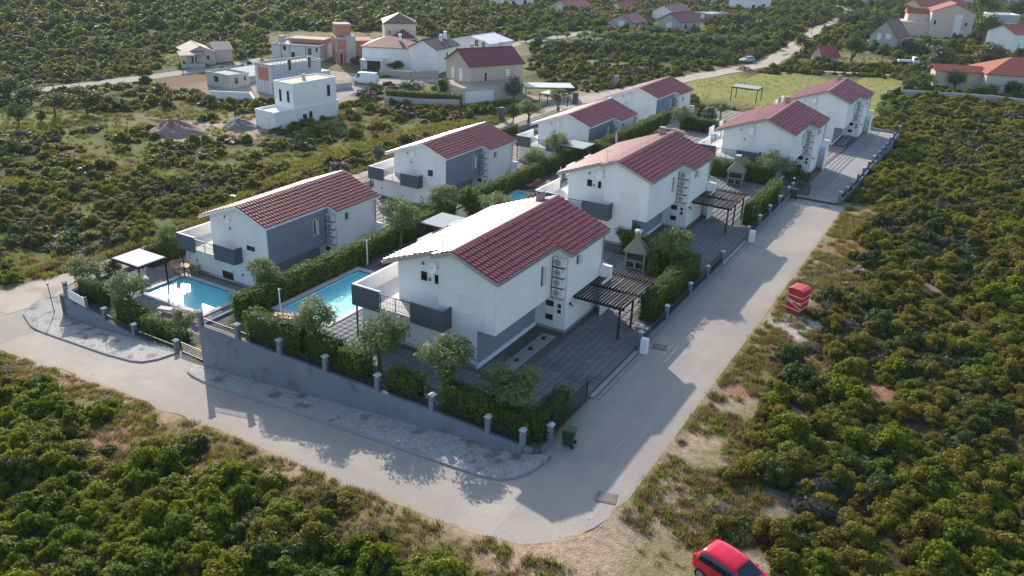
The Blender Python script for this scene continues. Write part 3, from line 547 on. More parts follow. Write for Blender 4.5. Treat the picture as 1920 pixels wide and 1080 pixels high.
# ------------------------------------------------------------------ the eight villas
ZR = lambda x: 7.585-.3825*abs(x)
def roof_tiles(x0, x1, y0, y1, sx, slope=.3825, zt=7.585, pitch=.33, course=.40):
    """wavy tiles laid in lapped courses from distance x0 to x1 off the ridge on side sx"""
    q = 6; ny = int(round((y1-y0)/pitch))*q+1; ys_ = np.linspace(y0, y1, ny); wv = (np.array([0, .062, .098, .105, .088, .045])*.85)[np.arange(ny) % q]
    nc = max(1, int(round((x1-x0)/course))); vs = []; fs = []
    for c in range(nc):
        a = x0+(x1-x0)*c/nc; b = x0+(x1-x0)*(c+1)/nc+.03; jj = rng.normal(size=ny//q+2)*.007; jx = rng.normal(size=ny//q+2)*.006
        for rows in (((a, .012, 1), (b, .088, 1)), ((b, .088, 1), (b-.012, .008, .55))):
            o = len(vs)
            for (d, lift, wf) in rows:
                for k in range(ny): e = d+(jx[k//q] if d >= b-.02 else 0); vs.append((sx*e, ys_[k], zt-slope*e+lift+wv[k]*wf+jj[k//q]))
            for k in range(ny-1): fs.append((o+k, o+k+1, o+ny+k+1, o+ny+k) if sx < 0 else (o+k+1, o+k, o+ny+k, o+ny+k+1))
    return np.array(vs), np.array(fs)
def make_villa(grey_side, look):
    o = thing('villa', 'x', 'house')
    # ground floor
    g = MB(); g.box(-7.4, 1.7, .39, 13.43, -.5, 2.66); g.box(1.7, 4.03, 7.9, 13.43, -.5, 2.66); g.build('ground_floor', WHITE, o)
    if not grey_side or True: MB().box(1.703, 1.72, .40, 7.88, .32, 2.64).build('side_cladding', GREYW, o)
    p = MB(); p.box(1.72, 1.80, .38, 7.88, -.3, .30); p.build('plinth', WHITE2 if not grey_side else GREYW, o)
    p = MB(); p.box(1.7, 4.06, 7.87, 7.898, -.3, .22).box(4.032, 4.06, 7.898, 13.45, -.3, .22).build('base_band', KERB, o); MB().box(-7.42, 1.6, .36, .388, -.3, .28).build('base_band', KERB, o)
    # upper floor with a stepped gable
    u = MB(); zt = lambda x: ZR(x)-.15
    u.ext([(-1.16, 2.66), (2.99, 2.66), (2.99, zt(2.99)), (0, zt(0)), (-1.16, zt(-1.16))], .39, 7.899)
    u.ext([(-1.16, 2.66), (4.03, 2.66), (4.03, zt(4.03)), (0, zt(0)), (-1.16, zt(-1.16))], 7.9, 13.43)
    u.ext([(-5.1, 2.66), (-1.161, 2.66), (-1.161, zt(-1.161)), (-5.1, zt(-5.1))], 1.4, 14.4); u.build('upper_floor', WHITE, o)
    if grey_side: MB().box(2.992, 3.012, .40, 7.88, 2.68, zt(2.99)-.02).build('side_cladding', GREYW, o)
    # roof
    d = MB(); th = .15
    def deck(x0, x1, y0, y1): d.ext([(x0, ZR(x0)-th), (x1, ZR(x1)-th), (x1, ZR(x1)), (x0, ZR(x0))], y0, y1)
    deck(0, 3.257, 0, 7.62); deck(0, 4.3, 7.621, 13.78); deck(-1.5, 0, 0, 13.78); deck(-6.05, -1.501, 1.0, 14.75)
    rf = d.build('roof', WHITE2, o)
    vs = []; fs = []; q = 0
    for a in ((.05, 3.29, 0, 7.6, 1), (.05, 4.33, 7.6, 13.8, 1), (.05, 1.5, 0, 13.8, -1), (1.5, 6.1, 1.0, 14.8, -1)):
        V, F = roof_tiles(*a); vs.append(V); fs.append(F+q); q += len(V)
    t = add_obj('roof_tiles', np_mesh('roof_tiles', np.concatenate(vs), np.concatenate(fs), [TILE]), rf); tag(t, kind='stuff'); t.data.polygons.foreach_set('use_smooth', [True]*len(t.data.polygons))
    rc = MB()
    for k in range(34): y0 = -.02+k*.407; rc.ext([(-.16, ZR(.16)+.03), (-.10, 7.66), (0, 7.70), (.10, 7.66), (.16, ZR(.16)+.03)], y0, y0+.40, 'y')
    rc.build('ridge_cap', TILE, rf)
    gt = MB(); zg = lambda x: ZR(x)-.06
    gm = GREYM if not grey_side else WHITE2; MB().box(3.29, 3.38, 0, 7.60, zg(3.3)-.08, zg(3.3)+.02).build('gutter', gm, rf); MB().box(4.33, 4.42, 7.62, 13.78, zg(4.33)-.08, zg(4.33)+.02).build('gutter', gm, rf); MB().box(-6.2, -6.1, 1, 14.75, zg(6.1)-.08, zg(6.1)+.02).build('gutter', gm, rf)
    fa = MB(); fa.ext([(0, 7.585-.2), (3.257, ZR(3.257)-.2), (3.257, ZR(3.257)+.04), (0, 7.585+.04)], -.03, -.003).ext([(-1.5, ZR(1.5)-.2), (0, 7.585-.2), (0, 7.585+.04), (-1.5, ZR(1.5)+.04)], -.03, -.003).build('barge_board', BARGE if not grey_side else WHITE2, rf); fa = MB(); fa.ext([(-6.05, ZR(6.05)-.2), (-1.5, ZR(1.5)-.2), (-1.5, ZR(1.5)+.04), (-6.05, ZR(6.05)+.04)], .97, .997)
    fa.build('barge_board', BARGE if not grey_side else WHITE2, rf); fa = MB(); fa.ext([(3.26, ZR(3.26)-.2), (4.3, ZR(4.3)-.2), (4.3, ZR(4.3)+.04), (3.26, ZR(3.26)+.04)], 7.59, 7.618); fa.build('barge_board', BARGE if not grey_side else WHITE2, rf)
    dp = MB(); dp.tube((4.10, 13.3, .2), (4.10, 13.3, 5.75), .05, 6).tube((4.10, 13.3, 5.75), (4.36, 13.3, 5.9), .05, 6); dp.build('downpipe', GREYM, o)
    # balcony and roof terrace
    b = MB(); b.box(-7.45, -.25, -.45, .385, 2.40, 2.70).box(-7.4, -5.1, .386, 14.2, 2.661, 2.72).box(-5.1, -1.165, .386, 1.398, 2.661, 2.72).build('balcony_floor', mat('terrace_tile', (.62, .60, .57), .7, .06, 3), o)
    MB().box(-7.5, -5.24, -.54, -.455, 2.36, 3.78).build('balcony_panel', DGREY, o)
    MB().box(-2.76, -.22, -.54, -.455, 2.36, 3.78).build('balcony_panel', DGREY, o); MB().box(-.29, -.21, -.454, .388, 2.36, 3.78).build('balcony_panel', DGREY, o)
    MB().box(-7.52, -5.22, -.46, -.34, 3.781, 3.83).box(-7.55, -7.36, -.339, 4.3, 3.70, 3.78).build('parapet_cap', WHITE2, o)
    MB().box(-7.51, -7.40, -.454, 4.3, 2.40, 3.70).build('terrace_parapet', WHITE, o); MB().box(-7.51, -7.40, 8.6, 14.3, 2.40, 3.70).box(-7.40, -6.9, 14.1, 14.3, 2.72, 3.7).build('terrace_parapet', WHITE, o)
    def rail(name, p0, p1, h=.95, step=.115):
        r = MB(); p0 = Vector(p0); p1 = Vector(p1); L = (p1-p0).length; n_ = int(L/step)
        r.bar(p0+Vector((0, 0, h)), p1+Vector((0, 0, h)), .05, .04).bar(p0+Vector((0, 0, .1)), p1+Vector((0, 0, .1)), .03, .03)
        for k in range(n_+1): q = p0.lerp(p1, k/n_); r.bar(q+Vector((0, 0, .1)), q+Vector((0, 0, h)), .018, .018)
        for k in (0, .5, 1): q = p0.lerp(p1, k); r.bar(q, q+Vector((0, 0, h)), .05, .05)
        return r.build(name, METAL, o)
    rail('railing', (-5.2, -.42, 2.7), (-2.8, -.42, 2.7)); rail('railing', (-7.45, 4.4, 2.7), (-7.45, 8.5, 2.7), step=.3)
    po = MB(); po.tube((-7.3, -.3, -.3), (-7.3, -.3, 2.4), .06, 8); po.build('balcony_post', WOODD, o)
    # terrace behind the roof
    MB().box(-9.1, -7.52, 8.8, 14.4, 2.42, 2.7).box(-9.1, -8.98, 8.8, 10.6, 2.7, 3.72).box(-9.1, -8.98, 12.8, 14.4, 2.7, 3.72).box(-8.9, -8.75, 9, 9.15, -.3, 2.42).box(-8.9, -8.75, 14.1, 14.25, -.3, 2.42).build('rear_terrace', WHITE, o)
    rail('railing', (-9.04, 10.65, 2.7), (-9.04, 12.75, 2.7), step=.3)
    MB().box(4.06, 4.9, 13.1, 13.42, -.3, 3.4).box(4.8, 4.9, 11.9, 13.1, -.3, 2.6).build('rear_wing_wall', WHITE, o)
    # openings on the front gable
    def window(y, x0, x1, z0, z1, kind, name='window'):
        f = MB(); e = .05
        f.box(x0-e, x0, y-.035, y, z0, z1).box(x1, x1+e, y-.035, y, z0, z1).box(x0-e, x1+e, y-.035, y, z1, z1+e).box(x0-e*1.6, x1+e*1.6, y-.07, y, z0-e, z0); w_ = f.build(name, WHITE2, o)
        if kind == 'shut': 
            s_ = MB(); n_ = int((z1-z0)/.09)
            for k in range(n_): za = z0+(z1-z0)*k/n_; s_.ext([(y-.004, za), (y-.02, za+.012), (y-.02, za+(z1-z0)/n_-.006), (y-.004, za+(z1-z0)/n_)], x0, x1, 'x')
            s_.build('roller_shutter', PLAST, w_)
        else:
            MB().box(x0, x1, y-.012, y-.002, z0, z1).build('pane', GLASS, w_)
            if kind == 'half': MB().box(x0, x1, y-.03, y-.013, z0+(z1-z0)*.42, z1).build('roller_shutter', PLAST, w_)
            if kind == 'tilt': MB().box(x0, x0+.13, y-.03, y-.013, z0, z1).build('open_sash', WHITE2, w_)
        return w_
    if look == 'small_dark': window(.39, .55, 1.25, 3.85, 4.6, 'dark')
    elif look == 'half': window(.39, .45, 1.45, 3.72, 4.75, 'half')
    else: window(.39, .40, 1.88, 3.70, 4.85, 'shut')
    if look == 'twin': window(1.40, -3.40, -2.78, 4.52, 5.15, 'tilt'); window(1.40, -2.34, -1.9, 4.52, 5.15, 'tilt')
    window(.39, -4.6, -3.15, .2, 2.1, 'shut', 'terrace_door'); window(.39, -3.0, -1.6, .2, 2.1, 'shut' if look != 'half' else 'half', 'terrace_door')
    for (x_, y_, z_) in ((-6.2, .39, 1.15), (-.36, .39, 1.15), (-2.57, 1.40, 4.72), (-3.1, 1.40, 5.72)):
        MB().box(x_-.06, x_+.06, y_-.10, y_, z_-.1, z_+.1).build('wall_lamp', FAN, o)
    # dish on a bracket
    ds = MB(); cx, cy, cz = -1.75, .55, 5.95; ax = Vector((-.25, -.9, .35)).normalized(); qt = ax.to_track_quat('Z', 'Y'); vs_ = []
    for r_, h_ in ((.02, 0), (.2, .02), (.38, .08)): vs_ += [Vector((cx, cy, cz))+qt @ Vector((r_*math.cos(k*math.pi/6), r_*math.sin(k*math.pi/6), h_)) for k in range(12)]
    ds.add(vs_, [(r*12+k, r*12+(k+1) % 12, (r+1)*12+(k+1) % 12, (r+1)*12+k) for r in range(2) for k in range(12)]+[tuple(range(11, -1, -1))])
    dsh = ds.build('satellite_dish', PLAST, o, fix=False); MB().tube((cx, cy, cz), (cx-.05, 1.35, 5.7), .025, 5).tube((cx, cy, cz), Vector((cx, cy, cz))+ax*.45, .012, 5).build('bracket', GREYM, dsh)
    an = MB(); an.tube((-1.35, 1.0, 6.9), (-1.35, 1.0, 8.15), .02, 5).bar((-1.6, 1, 8.1), (-1.0, 1, 8.1), .02, .02); [an.bar((-1.55+k*.12, .85, 8.1), (-1.55+k*.12, 1.15, 8.1), .012, .012) for k in range(5)]; an.build('antenna', GREYM, o)
    # entrance niche
    dr = MB(); dr.box(2.42, 2.47, 7.86, 7.9, .22, 2.32).box(3.14, 3.19, 7.86, 7.9, .22, 2.32).box(2.42, 3.19, 7.86, 7.9, 2.32, 2.38).box(2.47, 3.14, 7.872, 7.898, .22, 2.32); fd = dr.build('front_door', PLAST, o)
    for z0_ in (.75, 1.78): MB().box(2.53, 3.10, 7.858, 7.871, z0_, z0_+.42).build('pane', GLASS, fd)
    MB().tube((2.55, 7.84, 1.35), (2.55, 7.84, 1.6), .015, 5).build('handle', GREYM, fd)
    for k, z0_ in enumerate((1.38, 1.78)):
        f = MB().box(3.40+.1*k*0, 3.72, 7.866, 7.898, z0_, z0_+.34).build('entrance_window', PLAST, o); MB().box(3.43, 3.69, 7.858, 7.865, z0_+.03, z0_+.31).build('pane', GLASS, f)
    MB().box(4.033, 4.14, 8.35, 8.5, 2.0, 2.15).tube((4.14, 8.42, 2.08), (4.34, 8.3, 1.98), .05, 6).build('wall_lamp', METAL, o)
    # four outdoor units one above another
    for k in range(4):
        z0_ = 2.72+k*.74; x0_, x1_ = 3.06, 3.92
        a = MB(); a.box(x0_, x1_, 7.52, 7.84, z0_, z0_+.60); ac = a.build('air_conditioner', PLAST, o, bevel=.02)
        gr = MB(); c_ = (x0_+.32, z0_+.30)
        for r0, r1 in ((.0, .07), (.12, .16), (.20, .245)):
            n_ = 18; vs_ = [(c_[0]+r*math.cos(i*2*math.pi/n_), 7.512, c_[1]+r*math.sin(i*2*math.pi/n_)) for r in (max(r0, .001), r1) for i in range(n_)]
            gr.add(vs_, [(i, n_+i, n_+(i+1) % n_, (i+1) % n_) for i in range(n_)])
        for i in range(9): an_ = i*math.pi*2/9; gr.bar((c_[0]+.06*math.cos(an_), 7.51, c_[1]+.06*math.sin(an_)), (c_[0]+.24*math.cos(an_+.4), 7.51, c_[1]+.24*math.sin(an_+.4)), .02, .012)
        gr.build('fan_grille', FAN, ac, fix=False)
        MB().bar((x0_+.08, 7.5, z0_-.03), (x0_+.08, 7.9, z0_-.03), .04, .05).bar((x1_-.08, 7.5, z0_-.03), (x1_-.08, 7.9, z0_-.03), .04, .05).bar((x0_-.03, 7.49, z0_-.06), (x1_+.05, 7.49, z0_-.06), .03, .03).bar((x0_-.03, 7.49, z0_-.06), (x0_-.03, 7.49, z0_+.68), .02, .02).build('bracket', METAL, ac)
        MB().box(x1_-.16, x1_-.11, 7.508, 7.519, z0_+.42, z0_+.48).build('badge', FAN, ac)
    # windows on the right wall: narrow slit and small one
    for (xx, y0_, y1_, z0_, z1_) in ((2.99+.022*grey_side, 5.95, 6.2, 3.95, 5.35), (4.03, 9.0, 9.35, 4.75, 5.4)):
        f = MB(); f.box(xx, xx+.04, y0_-.06, y0_, z0_-.06, z1_+.06).box(xx, xx+.04, y1_, y1_+.06, z0_-.06, z1_+.06).box(xx, xx+.04, y0_, y1_, z1_, z1_+.06).box(xx, xx+.06, y0_-.08, y1_+.08, z0_-.06, z0_); w_ = f.build('window', WHITE2, o)
        MB().box(xx+.002, xx+.02, y0_, y1_, z0_, z1_).build('pane', GLASS, w_); MB().box(xx+.021, xx+.36, y1_-.02, y1_+.03, z0_+.02, z1_-.02).build('open_sash', WHITE2, w_)
    if not grey_side:
        ch = MB(); ch.box(-1.10, -.62, 12.4, 12.9, 6.9, 7.90).box(-1.14, -.58, 12.36, 12.94, 7.90, 7.96).box(-1.08, -1.0, 12.42, 12.88, 7.96, 8.08).box(-.72, -.64, 12.42, 12.88, 7.96, 8.08).box(-1.14, -.58, 12.36, 12.94, 8.08, 8.13); ch.build('chimney', CHIM, rf)
    return o
VL = {1: 'white villa nearest the road bend, twin tilted windows, left roof slope glaring white', 3: 'white villa behind the nearest one, with twin gable windows and pinkish sunlit left roof slope', 7: 'white villa by the far driveway with pink left roof slope, third along side road', 8: 'farthest white villa along the side road, roof against the green meadow',
      2: 'grey-sided villa beside the leftmost pool with half lowered shutter in its gable', 4: 'grey-sided villa behind the leftmost one, with one small dark square gable window', 5: 'third grey-sided villa in its row, closed white shutter on the gable', 6: 'farthest grey-sided villa, its grey lower wall seen below the white gable'}
def place(v, k): v.location = H[k]; v['label'] = VL[k]; v['group'] = 'villas of the gated estate'; return v
va = place(make_villa(False, 'twin'), 1); place(copy_tree(va), 3)
vb = place(make_villa(False, 'plain'), 7); place(copy_tree(vb), 8)
place(make_villa(True, 'half'), 2); place(make_villa(True, 'small_dark'), 4); vc = place(make_villa(True, 'plain'), 5); place(copy_tree(vc), 6)

# ------------------------------------------------------------------ walls, posts, railings
def garden_wall(label, path, ztop, zbot, posts, th=.25, m=WALLG, ph=.98, rails=True, pw=.28, cat='garden wall', rail_m=METAL):
    """path: list of (x,y); ztop/zbot functions of position; posts: distances along path"""
    o = thing('garden_wall', label, cat, (0, 0, 0), 0, 'garden walls of the estate'); w_ = MB(); acc = 0; L = []
    for (a, b) in zip(path[:-1], path[1:]):
        a = Vector((*a, 0)); b = Vector((*b, 0)); d = (b-a); n_ = max(1, int(d.length/2)); nr = Vector((-d.y, d.x, 0)).normalized()*th/2
        for k in range(n_):
            p = a+d*k/n_; q = a+d*(k+1)/n_; vs = []
            for e in (p, q): vs += [(e.x+nr.x, e.y+nr.y, zbot(e)-.4), (e.x-nr.x, e.y-nr.y, zbot(e)-.4), (e.x-nr.x, e.y-nr.y, ztop(e)), (e.x+nr.x, e.y+nr.y, ztop(e))]
            w_.add(vs, [(0, 1, 5, 4), (1, 2, 6, 5), (2, 3, 7, 6), (3, 0, 4, 7), (3, 2, 1, 0), (4, 5, 6, 7)])
        L.append((acc, a, d)); acc += d.length
    w_.build('wall', m, o, fix=False)
    def at(s_):
        for ac, a, d in reversed(L):
            if s_ >= ac-1e-6: return a+d.normalized()*(s_-ac)
    cap = None
    for s_ in posts:
        p = at(s_); z = ztop(p)
        if cap is None:
            pm = MB().box(-pw/2, pw/2, -pw/2, pw/2, -.02, ph).mesh('post', m); cm = MB().box(-pw/2-.05, pw/2+.05, -pw/2-.05, pw/2+.05, 0, .05).ext([(-pw/2-.03, .05), (pw/2+.03, .05), (0, .13)], -pw/2-.03, pw/2+.03).mesh('cap', CAPW); cap = 1
        po = add_obj('post', pm, o, (p.x, p.y, z)); add_obj('cap', cm, po, (0, 0, ph))
    if rails:
        for s0, s1 in zip(posts[:-1], posts[1:]):
            p, q = at(s0+pw/2), at(s1-pw/2); r_ = MB(); zp, zq = Vector((0, 0, ztop(p))), Vector((0, 0, ztop(q)))
            for h in (.12, ph-.42): r_.bar(p+zp+Vector((0, 0, h)), q+zq+Vector((0, 0, h)), .04, .04)
            n_ = max(2, int((q-p).length/.14))
            for k in range(n_+1): e = (p+zp).lerp(q+zq, k/n_); r_.bar(e+Vector((0, 0, .12)), e+Vector((0, 0, ph-.42)), .02, .02)
            r_.build('railing', rail_m, o)
    return o
zr1 = lambda p: min(Tf(p.x, 32.5), 0.)
garden_wall('tall blue-grey retaining wall below the nearest garden, with capped posts on it', [(-42.95, 33.05), (-17.7, 33.05), (-16.95, 33.5), (-16.75, 34.4)], lambda p: .16 if p.x < -24 else .16-.20*(p.x+24)/8, zr1, [.15, 3.66, 7.42, 11.23, 15.3, 19.23, 23.0, 25.2, 27.0])
MB_ = MB().ext([(33.2, -8), (36.4, -8), (36.4, .15), (33.2, .15)], -43.05, -42.8, 'x'); tag(MB_.build('retaining_wall', WALLG), 'blue-grey side of the terrace above the left garden entrance', 'retaining wall')
tag(MB().box(-43.04, -42.8, 36.4, 91, -8, .12).build('retaining_wall', WALLG), 'long retaining wall under the hedge between the two villa rows', 'retaining wall')
garden_wall('blue-grey wall of the leftmost garden along the road, rising to the sign board', [(-63.75, 36.2), (-47.25, 34.3)], lambda p: -4.55+.7*max(0, (p.x+50)/3), lambda p: Tf(p.x, 34), [6.3, 10.6, 16.35], ph=.95)
garden_wall('low wall along the left track with a dark square post', [(-63.85, 36.3), (-65.0, 40.0), (-65.0, 60), (-65, 139)], lambda p: -4.4, lambda p: -6.9, [.1, 4, 8.2, 12, 16, 28, 44, 60, 76, 92], ph=1.1)
garden_wall('low wall and posts beside the nearest driveway hedge', [(-16.78, 46.9), (-16.78, 65.0)], lambda p: .28, lambda p: -.1, [.1, 5.0, 9.9, 14.0, 17.9], ph=1.0, pw=.22)
garden_wall('low wall and posts along the second driveway hedge', [(-16.78, 72.2), (-16.78, 89.3)], lambda p: .28, lambda p: -.1, [.1, 4.0, 7.6, 11.4, 15.2, 17.0], ph=1.0, pw=.22)
garden_wall('dark fence wall between far driveway and scrub, with white-capped posts', [(-11.95, 89.5), (-12.1, 140), (-16.9, 140.6)], lambda p: dz_(0, p.y)+.35, lambda p: -5, [.1, 4.1, 8.1, 12.1, 16.1, 20.1, 24.1, 28.1, 32.1, 36.1, 40.1, 44.1, 50], ph=.95)
def gate(loc, L, rz, label, h=1.15, zs=0.):
    o = thing('sliding_gate', label, 'gate', loc, rz, 'dark metal gates'); f = MB(); S_ = lambda a: Vector((0, 0, a))
    a, b = Vector((0, 0, .1)), Vector((L, 0, .1+zs)); f.bar(a, b, .06, .1).bar(a+S_(h), b+S_(h), .06, .06).bar(a, a+S_(h), .06, .06).bar(b, b+S_(h), .06, .06); f.build('frame', METAL, o); n_ = int(h/.13)
    for k in range(1, n_): MB().bar(a+S_(k*h/n_), b+S_(k*h/n_), .025, .085).build('slat', METAL, o)
    return o
gate((-16.95, 35.0, 0), 4.3, R(90), 'dark slatted gate slid open beside the corner olive tree'); gate((-16.95, 61.0, 0), 4.1, R(90), 'dark slatted gate beyond the barbecue hedge, at the second driveway'); gate((-47.0, 34.35, -3.85), 3.95, R(-10), 'low dark gate with pale rail at the leftmost garden entrance', .75, .5); gate((-16.6, 89.7, 0), 1.5, R(10), 'short dark gate leaf beside the far green bin')
for y0_, y1_, lb in ((39.6, 46.5, 'pale gate track across the nearest driveway mouth'), (65.2, 72.0, 'pale gate track across the second driveway mouth')): tag(MB().box(-16.9, -16.6, y0_, y1_, .0, .075).box(-16.45, -16.3, y0_, y1_, 0, .06).build('gate_track', KERB), lb, 'gate track', 'gate tracks')
# sign board on the left wall
o = thing('sign_board', 'blank white sign board on two posts atop the leftmost garden wall', 'sign', (-63.3, 36.15, -4.55), R(-6.5)); MB().box(.15, 2.9, -.05, .03, .12, .95).build('panel', PLAST, o, bevel=.01)
for x_ in (0, 2.95): MB().box(x_, x_+.14, -.1, .1, -.1, 1.1).build('post', WALLG, o)
for k_ in range(2): MB().box(.9, 1.9-.3*k_, -.056, -.051, .52-.13*k_, .55-.13*k_).build('faint_line', CAPW, o)
o = thing('lamp_post', 'thin dark lamp post leaning on the left pavement corner', 'lamp post', (-65.9, 36.2, -6.6), .4); MB().tube((0, 0, 0), (-.12, 0, 2.7), .035, 6).build('pole', WOODD, o); MB().box(-.2, -.04, -.1, .1, 2.7, 2.8).build('lamp_head', METAL, o)

# ------------------------------------------------------------------ hedges and garden trees
hd = 'clipped hedges round the gardens'
for x0_, x1_, h_, lb in ((-38.9, -34.2, 1.75, 'clipped hedge on the tall wall, left of the nearest pool terrace olive'), (-33.7, -31.2, 1.6, 'clipped hedge block on the wall below the first front olive'), (-31.0, -28.9, 1.5, 'clipped hedge block between the first two front olives'), (-27.3, -25.1, 1.1, 'low dark shrubby hedge right of the second front olive'), (-23.4, -20.1, 1.5, 'dark hedge on the wall below the third front olive'), (-19.8, -17.5, 1.3, 'dark hedge on the low wall below the corner olive')):
    hedge(x0_, x1_, 33.3, 34.5, .0, h_+.3, lb)
hedge(-18.0, -17.0, 33.6, 37.4, 0, 1.65, 'dark hedge turning the corner behind the green bin')
hedge(-41.7, -36.6, 34.0, 35.0, 0, .1, 'low ground ivy at the wall end by the gate')
hedge(-42.3, -41.1, 35.2, 61.5, 0, 1.7, 'long clipped hedge between the nearest pool and the grey-sided villa')
hedge(-42.2, -41.1, 64, 90, 0, 1.75, 'long clipped hedge beside the second pool')
hedge(-18.75, -17.55, 51.2, 61.6, 0, 2.0, 'sunlit clipped hedge along the side road by the dark pergola'); hedge(-18.6, -17.5, 76.4, 87.8, 0, 1.9, 'clipped hedge along the side road by the second pergola')
hedge(-40, -34, 61.3, 62.2, 0, 1.5, 'hedge behind the grey shade canopy'); hedge(-25, -19.2, 62.2, 63.1, 0, 1.9, 'dark hedge behind the nearest stone barbecue'); hedge(-21.2, -20.2, 59.0, 61.2, 0, 2.2, 'tall dark hedge block right of the nearest barbecue')
hedge(-26.5, -19.4, 91.0, 92.0, 0, 1.9, 'bright hedge behind the second stone barbecue'); hedge(-41, -32, 89.5, 90.4, 0, 1.9, 'dark hedge at the rear of the second pool garden'); hedge(-42.4, -41.2, 92, 118, -1.0, .9, 'dark hedge between the third pair of villas'); hedge(-40, -29, 118.5, 119.6, -1.8, .2, 'dark hedge crossing behind the third side road villa')
hedge(-64.6, -63.5, 44.5, 57, -4.7, -2.7, 'clipped hedge along the left track behind the white canopy'); hedge(-64.6, -63.6, 84, 112, -5, -3.3, 'clipped hedge along the track by the grey-sided villas'); hedge(-62, -55.5, 89, 90, -5, -3.4, 'hedge between two grey-sided villas')
hl = 'garden hedge on the leftmost wall'
hedge(-63, -59.6, 36.75, 37.75, -4.7, -2.75, 'bright clipped hedge behind the white sign board'); hedge(-57.2, -53.8, 36.0, 37.0, -4.7, -3.0, 'clipped hedge between posts of the leftmost wall'); hedge(-53.2, -50.2, 35.6, 36.6, -4.6, -3.15, 'clipped hedge left of the entrance gate post'); hedge(-50.0, -48.0, 35.3, 36.2, -4.4, -3.2, 'small clipped hedge at the entrance gate post')
hedge(*(lambda a: (0, 32, 0, 1.5, -1, 1.6))(0), 'long dark hedge on a pale wall before the beige house', loc=(*G(722, 193)[:2], -6.2), yaw=math.atan2(G(862, 200)[1]-G(722, 193)[1], G(862, 200)[0]-G(722, 193)[0])) if False else None
gt_ = 'olive trees of the gardens'
tree('olive', (-34.4, 34.9, 0), 3.5, 3.5, 'olive_tree', 'rounded olive tree in front of the nearest pool', 'olive tree', gt_, 0); tree('olive', (-28.95, 34.9, 0), 3.9, 3.9, 'olive_tree', 'dark leaning olive tree before the closed white terrace doors', 'olive tree', gt_, 1)
tree('olive', (-24.1, 35.0, 0), 3.7, 4.2, 'olive_tree', 'broad pale olive tree before the grey lower wall', 'olive tree', gt_, 2); tree('olive', (-19.5, 35.0, 0), 3.4, 4.2, 'olive_tree', 'silvery olive tree at the road corner by the green bin', 'olive tree', gt_, 0)
tree('olive', (-57.0, 37.4, -4.7), 3.6, 3.4, 'olive_tree', 'olive tree before the leftmost pool and white canopy', 'olive tree', gt_, 1); tree('olive', (-43.9+.9, 39.2, -.2), 2.8, 3.3, 'olive_tree', 'olive tree at the end of the long hedge between the pools', 'olive tree', gt_, 2)
tree('olive', (-50.0, 37.2, -4.7), 2.3, 2.6, 'olive_tree', 'small olive tree beside the entrance gate', 'olive tree', gt_, 0); tree('olive', (-64.6, 38.6, -5.0), 3.0, 3.9, 'olive_tree', 'wispy olive tree behind the white sign board', 'olive tree', gt_, 1)
tree('dense', (-63.5, 40.6, -4.7), 2.2, 2.2, 'shrub_tree', 'dark bush by the left track wall', 'bush', gt_, 1)
yt = 'garden trees between the villas'
tree('olive', (-41.0, 52.6, 0), 4.2, 4.3, 'olive_tree', 'tall pale olive tree left of the grey canopy', 'olive tree', yt, 0); tree('dense', (-44.2, 60.3, -4.7), 6.6, 3.6, 'garden_tree', 'dark bushy tree by the grey-sided villa with small gable window', 'tree', yt, 0); tree('olive', (-42.3, 60.6, 0), 3.1, 3.4, 'olive_tree', 'olive tree at the rear corner of the long hedge', 'olive tree', yt, 2); tree('dense', (-40.6, 62.6, 0), 3.0, 3.2, 'garden_tree', 'round green tree at the near end of the second long hedge', 'tree', yt, 1)
tree('olive', (-37.0, 62.0, 0), 3.3, 3.6, 'olive_tree', 'pale olive tree before the half hidden second pool', 'olive tree', yt, 1); tree('olive', (-34.6, 64.5, 0), 2.9, 2.8, 'olive_tree', 'small olive tree beside the half hidden second pool', 'olive tree', yt, 2)
tree('olive', (-43.0, 84.9, 0), 3.6, 3.4, 'olive_tree', 'slender olive tree in front of the third grey-sided villa', 'olive tree', yt, 0); tree('olive', (-42.8, 79.5, 0), 2.8, 3.2, 'olive_tree', 'olive tree at the end of the second long hedge', 'olive tree', yt, 1)
tree('olive', (-19.6, 60.2, 0), 3.9, 3.6, 'olive_tree', 'pale olive tree right of the nearest stone barbecue', 'olive tree', yt, 2); tree('sage', (-25.2, 64.3, 0), 2.4, 2.6, 'garden_shrub', 'grey-green shrub left of the nearest barbecue', 'shrub', yt, 0)
tree('olive', (-19.6, 91.8, 0), 3.6, 4.4, 'olive_tree', 'wide olive tree before the third side road villa', 'olive tree', yt, 1); tree('dense', (-17.9, 93.6, -.6), 2.9, 3.4, 'garden_tree', 'bushy tree at the start of the far driveway', 'tree', yt, 2); tree('dark', (-17.0, 97.0, -1), 1.7, 1.7, 'garden_shrub', 'small dark round shrub at the far villa entrance', 'shrub', yt, 0); tree('olive', (-22.6, 91.6, 0), 2.4, 2.6, 'olive_tree', 'low olive tree behind the second barbecue', 'olive tree', yt, 0)
